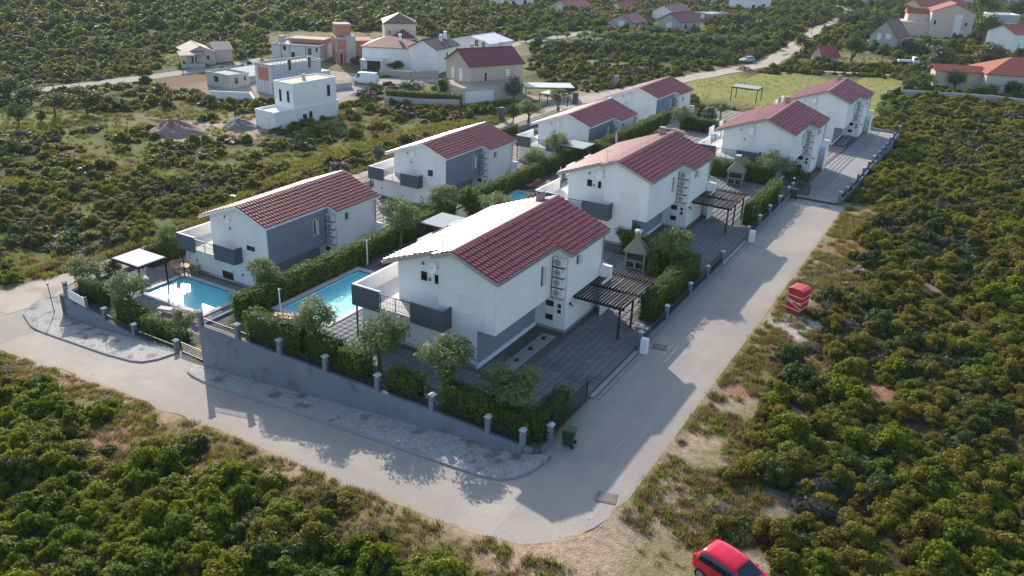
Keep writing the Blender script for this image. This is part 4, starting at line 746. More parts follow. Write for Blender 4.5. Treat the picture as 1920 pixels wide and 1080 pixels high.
for (a, b, c, d, k, lb) in ((990, 232, 60, 40, 'olive', 'olive tree at the far end of the estate track'), (1045, 205, 42, 34, 'olive', 'olive tree beside the far pale canopy by the track'), (962, 232, 36, 34, 'dense', 'dark tree on the track side of the grey-sided villas'), (1275, 245, 50, 40, 'olive', 'olive tree behind the chimney of the second villa'), (1330, 235, 44, 34, 'sage', 'grey-green tree behind the far villas'), (1350, 222, 40, 28, 'olive', 'olive tree beside the far dark canopy'), (1310, 226, 34, 30, 'sage', 'grey-green shrub by the far hedge'), (320, 480, 44, 55, 'olive', 'wispy olive tree behind the leftmost villa balcony'), (1650, 235, 42, 36, 'olive', 'pale tree behind the farthest villa'), (640, 335, 60, 30, 'sage', 'grey-green bush behind the leftmost villa roof'), (708, 305, 40, 30, 'sage', 'grey-green bush at the second grey-sided villa corner')):
    tree_px(k, a, b, c, d, 'olive_tree' if k == 'olive' else 'garden_tree', lb, 'tree', yt, -4.6 if a < 1100 else -2.)

# ------------------------------------------------------------------ garden furniture
def pergola(loc, W_, D_, h, label, ns=17):
    o = thing('pergola', label, 'pergola', loc, 0, 'dark wooden pergolas')
    for y_ in (.1, D_/2, D_-.1): MB().bar((0, y_, h-.1), (W_, y_, h-.1), .12, .16).build('beam', WOODD, o)
    for y_ in (.1, D_*.43, D_-.4): MB().box(W_-.36, W_-.24, y_-.06, y_+.06, 0, h-.18).build('post', WOODD, o)
    for k in range(ns): x_ = .08+(W_-.16)*k/(ns-1); MB().bar((x_, -.25+random.uniform(-.06, .06), h+.03), (x_+random.uniform(-.03, .03), D_+.25, h+.03), .07, .10).build('slat', WOODD, o)
    return o
pergola((-22.0, 47.3, 0), 3.75, 5.5, 2.42, 'dark wooden pergola over the nearest driveway', 16); pergola((-22.45, 72.9, 0), 3.75, 5.5, 2.42, 'dark wooden pergola of the second side road villa', 16)
def bbq(loc, label, rz=0):
    o = thing('stone_barbecue', label, 'barbecue', loc, rz, 'stone barbecues')
    b = MB(); b.box(-.85, -.68, -.45, .5, 0, 1.55).box(.68, .85, -.45, .5, 0, 1.55).box(-.68, .68, .38, .5, 0, 1.55).box(-.85, .85, -.5, .5, .78, .90).box(-.68, .68, -.4, .38, .12, .2).box(-.08, .08, -.42, .38, .2, .78); b.build('hearth', STONE, o)
    h_ = MB(); lv = [(1.55, .98, .62), (1.68, .98, .62), (2.25, .52, .42), (2.6, .24, .24), (3.15, .22, .22)]; vs_ = []
    for z_, a, c in lv: vs_ += [(-a, -c, z_), (a, -c, z_), (a, c, z_), (-a, c, z_)]
    h_.add(vs_, [(4*i+k, 4*i+(k+1) % 4, 4*i+4+(k+1) % 4, 4*i+4+k) for i in range(4) for k in range(4)]+[(3, 2, 1, 0), (16, 17, 18, 19)]); h_.build('hood', STONE, o)
    c_ = MB(); [c_.box(a, a+.07, b_, b_+.07, 3.15, 3.32) for a in (-.24, .17) for b_ in (-.24, .17)]; c_.box(-.3, .3, -.3, .3, 3.32, 3.39); c_.build('chimney_cap', CAPW, o)
    MB().box(-.66, .66, -.1, .378, .92, 1.54).build('firebox_fill', METAL, o); return o  # dark block filling the firebox between hearth slab and hood
bbq((-22.5, 59.9, 0), 'stone barbecue with pyramid hood behind the nearest pergola', .15); bbq((-22.9, 89.0, 0), 'stone barbecue with tall hood behind the second pergola', .1)
def canopy(loc, a, b, h, label, m, pm, rz=0):
    o = thing('shade_canopy', label, 'canopy', loc, rz, 'flat shade canopies'); MB().box(0, a, 0, b, h, h+.08).build('cover', m, o, bevel=.02); f = MB(); f.box(-.04, a+.04, -.04, .04, h-.16, h-.002).box(-.04, a+.04, b-.04, b+.04, h-.16, h-.002).box(-.04, .04, .04, b-.04, h-.16, h-.002).box(a-.04, a+.04, .04, b-.04, h-.16, h-.002); f.build('frame', pm, o)
    for x_, y_ in ((.05, .05), (a-.05, .05), (.05, b-.05), (a-.05, b-.05)): MB().box(x_-.06, x_+.06, y_-.06, y_+.06, 0, h-.16).build('post', pm, o)
    return o
canopy((-63.0, 40.45, -4.7), 3.45, 2.75, 2.45, 'sunlit white flat canopy beside the leftmost pool', CURTAIN, WOODD); canopy((-39.2, 53.0, 0), 2.75, 3.2, 2.45, 'grey flat canopy behind the white glaring roof', SHADEG, WOODD)
canopy((-42.2, 84.2, 0), 2.9, 3.1, 2.3, 'pale grey canopy in front of the third grey-sided villa', SHADEG, WOODD); p_ = G(1385, 222); canopy((p_[0]-2, p_[1], -1.9), 4.6, 3.2, 2.4, 'dark framed canopy behind the pink roofed far villa', SHADEG, METAL); p_ = G(1033, 212); canopy((p_[0]-2, p_[1]-1, -4.9), 4.2, 3.2, 2.4, 'pale canopy beside the far track', CURTAIN, WOODD)
p_ = pix(740, 452, 0)
def lounger(loc, rz, label, m, cm=None):
    o = thing('sun_lounger', label, 'sun lounger', loc, rz, 'sun loungers by the pools'); f = MB()
    f.box(0, 1.9, -.32, -.26, .26, .33).box(0, 1.9, .26, .32, .26, .33); f.build('frame', m, o); MB().box(0, 1.28, -.30, .30, .332, .40).build('seat', cm or m, o, bevel=.02)
    MB().ext([(1.28, .34), (1.86, .72), (1.84, .80), (1.26, .42)], -.30, .30).build('backrest', cm or m, o)
    for x_ in (.08, 1.72):
        for y_ in (-.29, .29): MB().box(x_-.04, x_+.04, y_-.03, y_+.03, 0, .26).build('leg', m, o)
    return o
lounger((-61.0, 42.0, -4.67), R(160), 'white topped lounger nearer the white canopy', WOODP, CURTAIN); lounger((-61.4, 40.6, -4.67), R(160), 'white topped lounger at the corner of the leftmost pool', WOODP, CURTAIN)
lounger((-55.5, 39.0, -4.67), R(15), 'pale lounger before the leftmost pool, left one', PLAST, CURTAIN); lounger((-53.2, 38.9, -4.67), R(15), 'pale lounger before the leftmost pool, half under the small olive', PLAST, CURTAIN)
lounger((-39.8, 48.2, .03), R(75), 'brown wooden lounger behind the long pool', WOOD); lounger((-38.6, 48.6, .03), R(75), 'brown wooden lounger nearest the white balcony wall', WOOD); lounger((-40.6, 73.6, .03), R(75), 'brown wooden lounger behind the second pool', WOOD); lounger((-39.4, 73.8, .03), R(75), 'brown wooden lounger by the second balcony wall', WOOD)
o = thing('picnic_table', 'pinkish wooden picnic table with benches below the long pool', 'table', (-38.3, 36.3, .03), R(20))
for k in range(4): MB().box(-.85, .85, -.38+k*.195, -.2+k*.195, .70, .75).build('board', WOODP, o)
for s_ in (-1, 1): MB().box(-.85, .85, s_*.72-.13, s_*.72+.13, .42, .46).build('bench', WOODP, o); MB().bar((s_*.6, -.7, 0), (s_*.6, .2, .7), .06, .08).bar((s_*.6, .7, 0), (s_*.6, -.2, .7), .06, .08).build('leg', WOODP, o)
def table(loc, label, rz=0):
    o = thing('garden_table', label, 'table', loc, rz, 'garden tables'); MB().box(-.6, .6, -.4, .4, .70, .75).build('table_top', WOODP, o)
    for x_ in (-.52, .52):
        for y_ in (-.32, .32): MB().box(x_-.035, x_+.035, y_-.035, y_+.035, 0, .70).build('leg', WOODP, o)
def chair(loc, label, rz=0):
    o = thing('garden_chair', label, 'chair', loc, rz, 'wooden garden chairs'); MB().box(-.25, .25, -.25, .25, .42, .46).build('seat', WOODP, o); MB().ext([(.21, .46), (.25, .46), (.33, 1.0), (.29, 1.0)], -.25, .25, 'x').build('backrest', WOODP, o)
    for x_ in (-.22, .22):
        for y_ in (-.22, .22): MB().box(x_-.025, x_+.025, y_-.025, y_+.025, 0, .42).build('leg', WOODP, o)
table((-60.2, 45.6, -4.67), 'wooden table beside the white canopy and folded parasol', .2)
for k, (a, b, r_, lb) in enumerate(((-61.2, 45.2, 90, 'wooden chair under the white canopy edge'), (-59.1, 45.9, -90, 'wooden chair right of the garden table'), (-60.3, 46.5, 10, 'wooden chair behind the garden table'), (-60.0, 44.8, 180, 'wooden chair before the garden table'))): chair((a, b, -4.67), lb, R(r_))
def parasol(loc, h, label):
    o = thing('folded_parasol', label, 'parasol', loc, 0, 'folded parasols'); MB().tube((0, 0, 0), (0, 0, h), .03, 6).build('pole', WOODP, o); m_ = MB(); m_.tube((0, 0, h*.42), (0, 0, h*.62), .16, 8, .20).tube((0, 0, h*.62), (0, 0, h), .20, 8, .03); m_.build('canopy', CURTAIN, o); MB().box(-.3, .3, -.3, .3, 0, .07).build('base', STONE, o)
parasol((-60.2, 46.1, -4.67), 2.7, 'folded pale parasol beside the white canopy'); parasol((-37.6, 75.4, 0), 2.6, 'folded pale parasol above the second pool garden'); parasol((-41, 97.5, -1), 2.7, 'folded pale parasol behind the third grey-sided villa corner'); parasol((-28.6, 92.0, 0), 2.5, 'folded parasol before the far side road villa'); parasol((-57.5, 103, -5), 2.8, 'folded parasol between grey-sided villas by the track')
def shower(loc, label): o = thing('garden_shower', label, 'shower', loc, 0, 'garden showers'); MB().tube((0, 0, 0), (0, 0, 2.1), .05, 8).build('column', PLAST, o); MB().tube((0, 0, 2.05), (.25, 0, 2.15), .03, 6).build('shower_head', GREYM, o)
shower((-41.0+.2, 48.0, 0), 'white shower column behind the long pool'); shower((-39.6, 37.2, 0), 'white shower column before the long pool'); shower((-54.6, 39.7, -4.7), 'grey shower column before the leftmost pool')
o = thing('planter_strip', 'pale slab strip with four small dark plants on the nearest driveway', 'planter strip', (-23.2, 38.3, 0), 0, 'planter strips'); MB().box(0, 1.0, 0, 7.0, 0, .09).build('slab', KERB, o, bevel=.02)
for k in range(4): add_obj('plant', shrub_mesh('plant', [L_DARK, TWIG], 160, .05, .2, 3), o, (.5, .8+k*1.8, .09))
o2 = copy_tree(o); o2.location = (-23.6, 63.8, 0); o2['label'] = 'pale slab strip with dark plants on the second driveway'
o3 = copy_tree(o); o3.location = (-18.7, 126, -2.15); o3['label'] = 'pale slab strip with plants at the farthest villa entrance'
def wheelie(loc, label, rz=0):
    o = thing('wheeled_bin', label, 'bin', loc, rz, 'green wheeled bins'); b = MB(); v = [(-.24, -.28, .08), (.24, -.28, .08), (.24, .24, .08), (-.24, .24, .08), (-.29, -.36, .98), (.29, -.36, .98), (.29, .32, .98), (-.29, .32, .98)]; b.add(v, [(3, 2, 1, 0), (4, 5, 6, 7), (0, 1, 5, 4), (1, 2, 6, 5), (2, 3, 7, 6), (3, 0, 4, 7)]); b.build('body', GREENB, o, bevel=.02)
    MB().ext([(-.40, .985), (.34, .985), (.36, 1.05), (-.1, 1.10), (-.40, 1.04)], -.31, .31, 'x').build('lid', GREENB, o); [MB().tube((s_*.26, .28, .1), (s_*.31, .28, .1), .1, 10).build('wheel', TYRE, o) for s_ in (-1, 1)]; MB().tube((-.27, .38, .98), (.27, .38, .98), .02, 6).build('handle', GREENB, o)
wheelie((-15.75, 34.6, -.1), 'green wheeled bin at the road corner by the last wall post', R(-80)); wheelie((-16.3, 88.0, 0), 'dark green wheeled bin near the far driveway entrance', R(-80))
for (y_, lb) in ((46.6, 'white meter box by the gate post of the nearest driveway'), (72.05, 'white meter box by the gate post of the second driveway')):
    o = thing('meter_box', lb, 'meter box', (-16.3, y_, 0), 0, 'meter boxes'); MB().box(-.24, .24, -.2, .2, 0, 1.12).build('cabinet', PLAST, o, bevel=.04); MB().box(-.2, .2, -.212, -.202, .35, 1.02).build('door', WHITE2, o); MB().box(.08, .14, -.222, -.213, .66, .74).build('latch', FAN, o)
for (y_, x_, lb) in ((46.75, -16.78, 'small globe lamp on the nearest gate post'), (89.2, -16.75, 'small globe lamp on a post by the far driveway')):
    o = thing('post_lamp', lb, 'lamp', (x_, y_, 1.64), 0, 'post lamps'); MB().tube((0, 0, 0), (0, 0, .12), .04, 6).build('stem', METAL, o); add_obj('globe', np_mesh('globe', ICOV*.11, ICOF, [PLAST]), o, (0, 0, .22))
# red cabinet tied with white tape
pb = G(1488, 592); o = thing('red_cabin', 'red upright cabin wrapped with white tape beside the road verge', 'portable toilet', (pb[0], pb[1]+.55, Tf(pb[0], pb[1])+.02), R(-14)); a_ = .58; MB().box(-a_, a_, -.58, .58, .18, 1.92).build('body', REDP, o, bevel=.03)
MB().ext([(-a_-.06, 1.921), (a_+.06, 1.921), (a_+.02, 2.04), (a_*.6, 2.12), (-a_*.6, 2.12), (-a_-.02, 2.04)], -.64, .64).build('roof', REDP, o); MB().box(-a_-.03, a_+.03, -.61, .61, 0, .178).build('base', GREYM, o); MB().box(-.42, .42, -.6, -.585, .25, 1.85).build('door', REDP, o)
tp = MB(); [tp.bar((-.59, -.61, z_), (.59, -.61, z_+dz), .015, .05) for z_, dz in ((.55, -.08), (1.05, .05), (1.55, -.04), (1.12, -.5))]; tp.bar((-.59, -.61, 1.25), (.59, -.61, .95), .015, .05); [tp.bar((.605, -.6, z_), (.605, .6, z_+.03), .05, .015) for z_ in (.6, 1.1, 1.5)]; tp.build('tape', PLAST, o)

# ------------------------------------------------------------------ cars
def car_mesh(L, Wd, Ht, prof, belt=.92, mats=None):
    """smooth body: prof = list of (x along length, roof or bonnet height); rear of the car at x=0"""
    px_ = [p[0] for p in prof]; pz_ = [p[1] for p in prof]; xs_ = np.linspace(0, L, 40)
    def sec(x, off=0.):
        top = np.interp(x, px_, pz_); e = min(x, L-x); hw = Wd/2*(1-.16*max(0, 1-e/.55)**2); zb = .24+.12*max(0, 1-e/.35); bl = min(belt, top-.03); cab = np.clip((top-bl-.05)/.35, 0, 1)
        tw = hw*(.88-.18*cab)
        pts = [(0, zb), (hw*.85, zb), (hw*.97, zb+.1), (hw, .55), (hw*.99, bl-.08), (hw*.965, bl), (hw*.965*(1-.5)+tw*.5+.01*cab, bl+(top-bl)*.5), (tw, bl+(top-bl)*.9), (tw*.9, top-.012), (tw*.5, top+.012), (0, top+.018)]
        return np.array(pts)
    vs = []; fs = []; nr = 21
    for x in xs_:
        p = sec(x); full = np.concatenate([p, (p*np.array([-1, 1]))[-2:0:-1], ])
        vs += [(x, a, b) for a, b in full]
    n_ = 20
    for i in range(len(xs_)-1):
        for k in range(n_): fs.append((i*n_+k, i*n_+(k+1) % n_, (i+1)*n_+(k+1) % n_, (i+1)*n_+k))
    fs += [tuple(range(n_-1, -1, -1)), tuple(range((len(xs_)-1)*n_, len(xs_)*n_))]
    return vs, fs, sec
def car(loc, rz, paint, label, prof, L=3.6, Wd=1.64, Ht=1.47, glassx=((.32, 1.09), (1.12, 2.02)), wx=(.55, 2.95), group=None, name='car', cat='car', screen=(2.02, 2.62), rear=(.06, .33), wr=.29, belt=.92):
    o = thing(name, label, cat, loc, rz, group); vs, fs, sec = car_mesh(L, Wd, Ht, prof, belt); m_ = MB(); m_.v = vs; m_.f = fs; m_.mi = [0]*len(fs); bd = m_.build('body', paint, o)
    for p in bd.data.polygons: p.use_smooth = True
    for s_ in (-1, 1):
        for (a, b) in glassx:
            g_ = MB(); X_ = np.linspace(a, b, 7); rows_ = []
            for x in X_:
                q = sec(x); lo, mid, hi = q[5]*.12+q[6]*.88*0+q[5]*.0+q[6]*0+q[5]*.78*0+q[5]*.88, q[6], q[6]*.35+q[7]*.65
                lo = q[5]*.85+q[6]*.15; rows_.append([lo, mid, hi])
            vv = [(x, s_*(r_[k][0]+.010), r_[k][1]+.004) for x, r_ in zip(X_, rows_) for k in range(3)]; g_.add(vv, [(i*3+k, i*3+k+1, i*3+k+4, i*3+k+3) for i in range(6) for k in range(2)]); g_.build('side_window', GLASS, o, fix=False)
        for x_ in wx:
            w_ = MB(); w_.tube((x_, s_*(Wd/2-.20), wr), (x_, s_*(Wd/2+.012), wr), wr, 18); wh = w_.build('wheel', TYRE, o); w2 = MB(); w2.tube((x_, s_*(Wd/2+.008), wr), (x_, s_*(Wd/2+.022), wr), wr*.66, 14); rm = w2.build('rim', GREYM, wh)
        a_ = MB(); a_.box(screen[1]-.5, screen[1]-.36, s_*(Wd/2+.02)-.09, s_*(Wd/2+.02)+.09, belt-.02, belt+.13); a_.build('mirror', paint, o, bevel=.03)
        MB().box(L-.30, L-.06, s_*.56-.14, s_*.56+.14, .62, .74).build('headlight', PLAST, o, bevel=.03); MB().box(.0, .10, s_*.60-.10, s_*.60+.10, .72, 1.0).build('tail_light', REDP, o, bevel=.02)
        MB().box((glassx[0][1]+glassx[1][0])/2 if len(glassx) > 1 else glassx[0][1], (glassx[0][1]+glassx[1][0])/2+.15 if len(glassx) > 1 else glassx[0][1]+.1, s_*(Wd/2-.005)-.02, s_*(Wd/2-.005)+.02, .82, .86).build('door_handle', paint, o)
    for nm, (a, b) in (('windscreen', screen), ('rear_window', rear)):
        g_ = MB(); X_ = np.linspace(a, b, 7); vv = []
        for x in X_:
            q = sec(x); w_ = q[8][0]*.94+.015; z_ = np.interp(x, [p[0] for p in prof], [p[1] for p in prof])
            vv += [(x, w_*t, z_+.022-.018*t*t) for t in np.linspace(-1, 1, 5)]
        g_.add(vv, [(i*5+k, i*5+k+1, i*5+k+6, i*5+k+5) for i in range(6) for k in range(4)]); g_.build(nm, GLASS, o, fix=False)
    [MB().bar((x_, s_*(Wd/2+.004), .42), (x_, s_*(Wd/2-.005), .88), .014, .02).build('door_seam', METAL, o) for s_ in (-1, 1) for x_ in ((glassx[0][1]+.02), screen[0]+.18)]; MB().tube((.45, 0, Ht), (.30, 0, Ht+.30), .008, 4).build('aerial', METAL, o); MB().box(-.02, .03, -.26, .26, .5, .61).build('plate', PLAST, o)
    return o
HATCH = [(0, .86), (.05, 1.0), (.14, 1.16), (.36, 1.39), (.62, 1.455), (1.1, 1.475), (1.6, 1.455), (1.98, 1.39), (2.35, 1.14), (2.68, .955), (3.1, .88), (3.4, .78), (3.55, .62), (3.6, .5)]
car((-6.6, 29.45, Tf(-6.5, 29)+.06), R(-17), CARRED, 'bright red small hatchback parked on the dirt at the bottom edge', HATCH)
SED = [(0, .82), (.1, .92), (.5, .98), (.9, 1.0), (1.35, 1.38), (1.8, 1.43), (2.4, 1.42), (3.1, 1.02), (3.6, .94), (4.1, .82), (4.3, .6)]
WAG = [(0, .9), (.1, 1.05), (.3, 1.38), (.8, 1.45), (2.2, 1.44), (2.9, 1.05), (3.5, .95), (4.0, .82), (4.2, .6)]
p_ = G(1421, 117); car((p_[0]-1.2, p_[1]-1, p_[2]+.15), R(-115), mat('silver_paint', (.45, .48, .52), .3, .03, 2, metal=.3), 'silver car parked on the verge of the dirt road', WAG, 4.2, 1.75, 1.46, ((.4, 1.2), (1.28, 2.3)), (.8, 3.3), None, 'car', 'car', (2.28, 2.85), (.12, .32), .32)
VAN = [(0, 2.0), (.05, 2.25), (.4, 2.36), (3.6, 2.36), (4.1, 2.25), (4.75, 1.35), (5.2, 1.15), (5.4, .9), (5.45, .6)]
p_ = G(690, 160); car((p_[0]+1.6, p_[1]+1.2, p_[2]+.15), R(197), mat('white_paint', (.74, .75, .76), .35, .03, 2), 'white panel van parked on the village road', VAN, 5.45, 1.95, 2.36, ((3.55, 4.3),), (1.0, 4.4), None, 'van', 'van', (4.2, 4.72), (-.0, .04), .34, 1.25)
p_ = G(1703, 123); o = thing('pickup_truck', 'white flatbed truck parked between trees by the meadow', 'truck', (p_[0]-2.6, p_[1], p_[2]+.1), R(22)); WP = MATS['white_paint']
MB().box(0, 3.4, -.95, .95, .75, .85).build('flat_bed', WP, o, bevel=.02)
for nm, bx in (('side_board', (0, 3.4, -.98, -.93, .85, 1.2)), ('side_board', (0, 3.4, .93, .98, .85, 1.2)), ('tail_board', (-.03, .02, -.93, .93, .85, 1.2))): MB().box(*bx).build(nm, WP, o)
MB().ext([(3.5, .5), (5.1, .5), (5.15, 1.15), (4.75, 1.35), (4.4, 2.0), (3.6, 2.05), (3.5, 1.9)], -.9, .9).build('cab', WP, o, bevel=.05)
[MB().ext([(3.75, 1.4), (4.65, 1.4), (4.38, 1.9), (3.8, 1.9)], y_, y_+.01).build('side_window', GLASS, o) for y_ in (-.915, .905)]; MB().add([(4.79, -.8, 1.36), (4.79, .8, 1.36), (4.45, .72, 1.95), (4.45, -.72, 1.95)], [(0, 1, 2, 3)]).build('windscreen', GLASS, o)
MB().box(.3, 4.9, -.4, .4, .45, .74).build('chassis', METAL, o); [MB().tube((x_, s_*.7, .38), (x_, s_*.95, .38), .38, 14).build('wheel', TYRE, o) for x_ in (.9, 4.3) for s_ in (-1, 1)]

# ------------------------------------------------------------------ buildings beyond the estate
def bgh(name, label, Cp, Lp, Rp, hpx, roof, wm, rm=None, wins=(), depth=None, width=None, rise=.36, over=.35, z=None, cat='house', extra=None, lift=0., hm=None):
    """near corner, left end and right end of the base given as photo pixels; x runs along the right-hand face, y along the left-hand face"""
    P = lambda q: np.array(G(*q)) if z is None else np.array(pix(*q, z))
    C_, R_ = P(Cp), P(Rp); ex = (R_-C_)[:2]; b = np.linalg.norm(ex); ex = ex/b; ey = np.array([-ex[1], ex[0]])
    a = depth if depth else max(3., float((P(Lp)-C_)[:2] @ ey)); b = width or b; h = hm or hpx*mpp(C_)/.9; rz = math.atan2(ex[1], ex[0])
    o = thing(name, label, cat, (C_[0], C_[1], C_[2]+lift), rz); th = .16
    if roof == 'flat':
        MB().box(0, b, 0, a, -1.5, h-.3).build('wall', wm, o); p = MB(); p.box(-.06, b+.06, -.06, .2, h-.3, h+.12).box(-.06, b+.06, a-.2, a+.06, h-.3, h+.12).box(-.06, .2, .2, a-.2, h-.3, h+.12).box(b-.2, b+.06, .2, a-.2, h-.3, h+.12).box(.2, b-.2, .2, a-.2, h-.299, h-.2)
        p.build('roof', rm or RENDERG, o)
    elif roof in ('gx', 'gy'):     # ridge along x / along y
        n_, l_ = (a, b) if roof == 'gx' else (b, a); r_ = n_/2*rise; ax = 'x' if roof == 'gx' else 'y'
        MB().ext([(0, -1.5), (n_, -1.5), (n_, h), (n_/2, h+r_), (0, h)], 0, l_, ax).build('wall', wm, o); d = MB(); ov = over; dz = ov*rise
        d.ext([(-ov, h-dz+.02), (n_/2, h+r_+.02), (n_/2, h+r_+.02+th), (-ov, h-dz+.02+th)], -ov, l_+ov, ax); d.ext([(n_/2+.001, h+r_+.02), (n_+ov, h-dz+.02), (n_+ov, h-dz+.02+th), (n_/2+.001, h+r_+.02+th)], -ov, l_+ov, ax); rf = d.build('roof', rm, o)
        rc = MB(); rc.ext([(n_/2-.15, h+r_+th+.0), (n_/2, h+r_+th+.12), (n_/2+.15, h+r_+th)], -ov, l_+ov, ax); rc.build('ridge_cap', rm, rf)
    elif roof == 'hip':
        MB().box(0, b, 0, a, -1.5, h).build('wall', wm, o); r_ = min(a, b)/2*rise; ov = over; d = MB(); q = min(a, b)/2; zz = h-.0
        if b >= a: t = [(q, a/2), (b-q, a/2)]
        else: t = [(b/2, q), (b/2, a-q)]
        v = [(-ov, -ov, zz), (b+ov, -ov, zz), (b+ov, a+ov, zz), (-ov, a+ov, zz), (*t[0], zz+r_+.2), (*t[1], zz+r_+.2), (-ov, -ov, zz+.14), (b+ov, -ov, zz+.14), (b+ov, a+ov, zz+.14), (-ov, a+ov, zz+.14)]
        if b >= a: f = [(6, 7, 5, 4), (7, 8, 5), (8, 9, 4, 5), (9, 6, 4)]
        else: f = [(6, 7, 4), (7, 8, 5, 4), (8, 9, 5), (9, 6, 4, 5)]
        d.add(v, f+[(0, 1, 7, 6), (1, 2, 8, 7), (2, 3, 9, 8), (3, 0, 6, 9), (3, 2, 1, 0)]); d.build('roof', rm, o)
    for (fc, u0, u1, z0, z1, kind) in wins:      # u as a share of the face, z in metres
        L_ = b if fc == 'r' else a; u0, u1 = u0*L_, u1*L_; m_ = {'g': GLASS, 's': PLAST, 'd': METAL, 'b': MATS['blue_shutter'] if 'blue_shutter' in MATS else PLAST}[kind]
        f = MB(); g_ = MB(); e = .07
        if fc == 'r': f.box(u0-e, u1+e, -.05, -.002, z0-e, z1+e); g_.box(u0, u1, -.075, -.051, z0, z1)
        else: f.box(-.05, -.002, u0-e, u1+e, z0-e, z1+e); g_.box(-.075, -.051, u0, u1, z0, z1)
        w_ = f.build('door' if z0 < .15 else 'window', WHITE2, o); g_.build('pane' if kind == 'g' else 'shutter', m_, w_)
    if extra: extra(o, b, a, h)
    return o
def chim(o, x, y, z0, z1, m=WHITE2, w=.3): c = MB(); c.box(x-w, x+w, y-w, y+w, z0, z1).box(x-w-.06, x+w+.06, y-w-.06, y+w+.06, z1, z1+.1); c.build('chimney', m, o)
def ex_modern(o, b, a, h):
    x0 = b*.30; MB().box(x0, b-.25, .05, a, h-.3, h+4.0).build('upper_floor', WHITE, o); p = MB(); x1 = b-.25; z = h+4.0; p.box(x0-.03, x1+.03, .02, .25, z, z+.22).box(x0-.03, x1+.03, a-.2, a+.03, z, z+.22).box(x0-.03, x0+.2, .25, a-.2, z, z+.22).box(x1-.2, x1+.03, .25, a-.2, z, z+.22); p.build('parapet', WHITE, o); MB().box(x0+.2, x1-.2, .25, a-.2, z, z+.06).build('upper_roof', BEIGE, o)
    for y0 in (a*.22, a*.62): f = MB().box(x0-.05, x0-.002, y0, y0+.55, h+.9, h+2.9).build('window', DGREY, o); MB().box(x0-.07, x0-.051, y0+.08, y0+.47, h+1, h+2.8).build('pane', GLASS, f)
    f = MB().box(b*.83, b*.83+.7, 0., .048, h+1.1, h+3.0).build('window', DGREY, o); MB().box(b*.83+.08, b*.83+.62, -.02, -.001, h+1.2, h+2.9).build('pane', GLASS, f)
    chim(o, b*.62, a*.5, h+4.0, h+4.9, BEIGE, .22)
bgh('modern_house', 'white stepped modern house standing in bare dirt among the scrub', (517, 247), (472, 241), (635, 217), 31, 'flat', WHITE, WHITE, (('r', .42, .48, .9, 1.9, 'g'), ('r', .52, .57, .1, 2.2, 'g'), ('l', .28, .40, .1, 2.1, 's')), extra=ex_modern)
def ex_scaf(o, b, a, h):
    for nm, x0, x1, y0, y1 in (('brick_infill', -.03, -.002, a*.15, a*.8),): MB().box(x0, x1, y0, y1, h-3.0, h-.5).build(nm, BLOCK, o)
    s_ = MB()
    for k in range(15):
        x = b*k/14; s_.bar((x, -.9, -1), (x, -.9, h+.9), .05, .05)
    for z in (.3, 2.0, 3.8, 5.6): s_.bar((0, -.9, z), (b, -.9, z), .05, .05)
    for k in range(6): y = a*k/5; s_.bar((-.9, y, -1), (-.9, y, h*.55), .05, .05)
    tag(s_.build('scaffold', GREYM, o), kind='stuff'); MB().box(b*.0, b, -1.1, -.3, 1.95, 2.0).build('scaffold_deck', WOODP, o)
    MB().box(b, b+3.2, 1., a, -1.5, h*.52).build('side_block', INSUL, o)
bgh('unfinished_house', 'unfinished house clad in white insulation boards with scaffolding around', (511, 178), (478, 172), (604, 158), 48, 'flat', INSUL, RENDERG, (('r', .33, .39, 4.2, 6.3, 'd'), ('r', .73, .79, 4.2, 6.3, 'd'), ('r', .08, .14, .6, 2.3, 'd')), extra=ex_scaf)
bgh('grey_bungalow', 'low raw grey house with flat roof left of the scaffolded one', (431, 168), (399, 163), (468, 160), 23, 'flat', RENDERG, RENDERG, (('l', .45, .65, 1.0, 2.2, 'g'), ('r', .25, .45, .9, 2.2, 'g'), ('r', .72, .85, 1.3, 2.3, 'g')), depth=7)
bgh('grey_roof_annex', 'pale grey sloped roof building behind the grey bungalow', (462, 158), (440, 140), (505, 148), 12, 'gx', RENDERG, mat('pale_sheet', (.42, .41, .42), .7, .08, 2), depth=9, rise=.25)
def ex_beige(o, b, a, h):
    MB().box(b, b+4.2, 1.5, a-1, -1.5, h+.2).build('side_wing', BEIGE, o); MB().ext([(1.2, h+.2), (a-.7, h+.2), ((a+.5)/2, h+1.6)], b+.01, b+4.5, 'x').build('wing_roof', TILEP, o); MB().box(-1.6, b*.55, -2.2, -.05, -1.5, 1.0).build('porch_base', RENDERG, o)
    for x_ in (-1.5, b*.2, b*.5): MB().box(x_-.13, x_+.13, -2.15, -1.9, 1.0, h-.2).build('porch_column', BEIGE, o)
    MB().add([(-1.9, -2.5, h-.25), (b*.58, -2.5, h-.25), (b*.58, 0, h+.35), (-1.9, 0, h+.35), (-1.9, -2.5, h-.1), (b*.58, -2.5, h-.1), (b*.58, 0, h+.5), (-1.9, 0, h+.5)], [(0, 3, 2, 1), (4, 5, 6, 7), (0, 1, 5, 4), (1, 2, 6, 5), (2, 3, 7, 6), (3, 0, 4, 7)]).build('porch_roof', TILEP, o)
bgh('beige_cottage', 'beige cottage with pale tiled roof and porch by the gravel road', (352, 126), (336, 118), (405, 121), 23, 'gy', BEIGE, TILEP, (('r', .70, .80, 1.4, 2.3, 'g'), ('r', .16, .34, .2, 2.3, 'g')), depth=9, extra=ex_beige, rise=.42)
def ex_flat5(o, b, a, h):
    for x in (.20, .38, .71): MB().box(b*x-.05, b*x+.05, -.06, -.002, 0, h).build('downpipe', METAL, o)
    MB().box(b*.08, b*.18, 2, 3.2, h, h+1.6).build('roof_box', RENDERG, o); MB().box(b*.2, b*.95, a*.5, a, h, h+.9).build('roof_block', BLOCK, o)
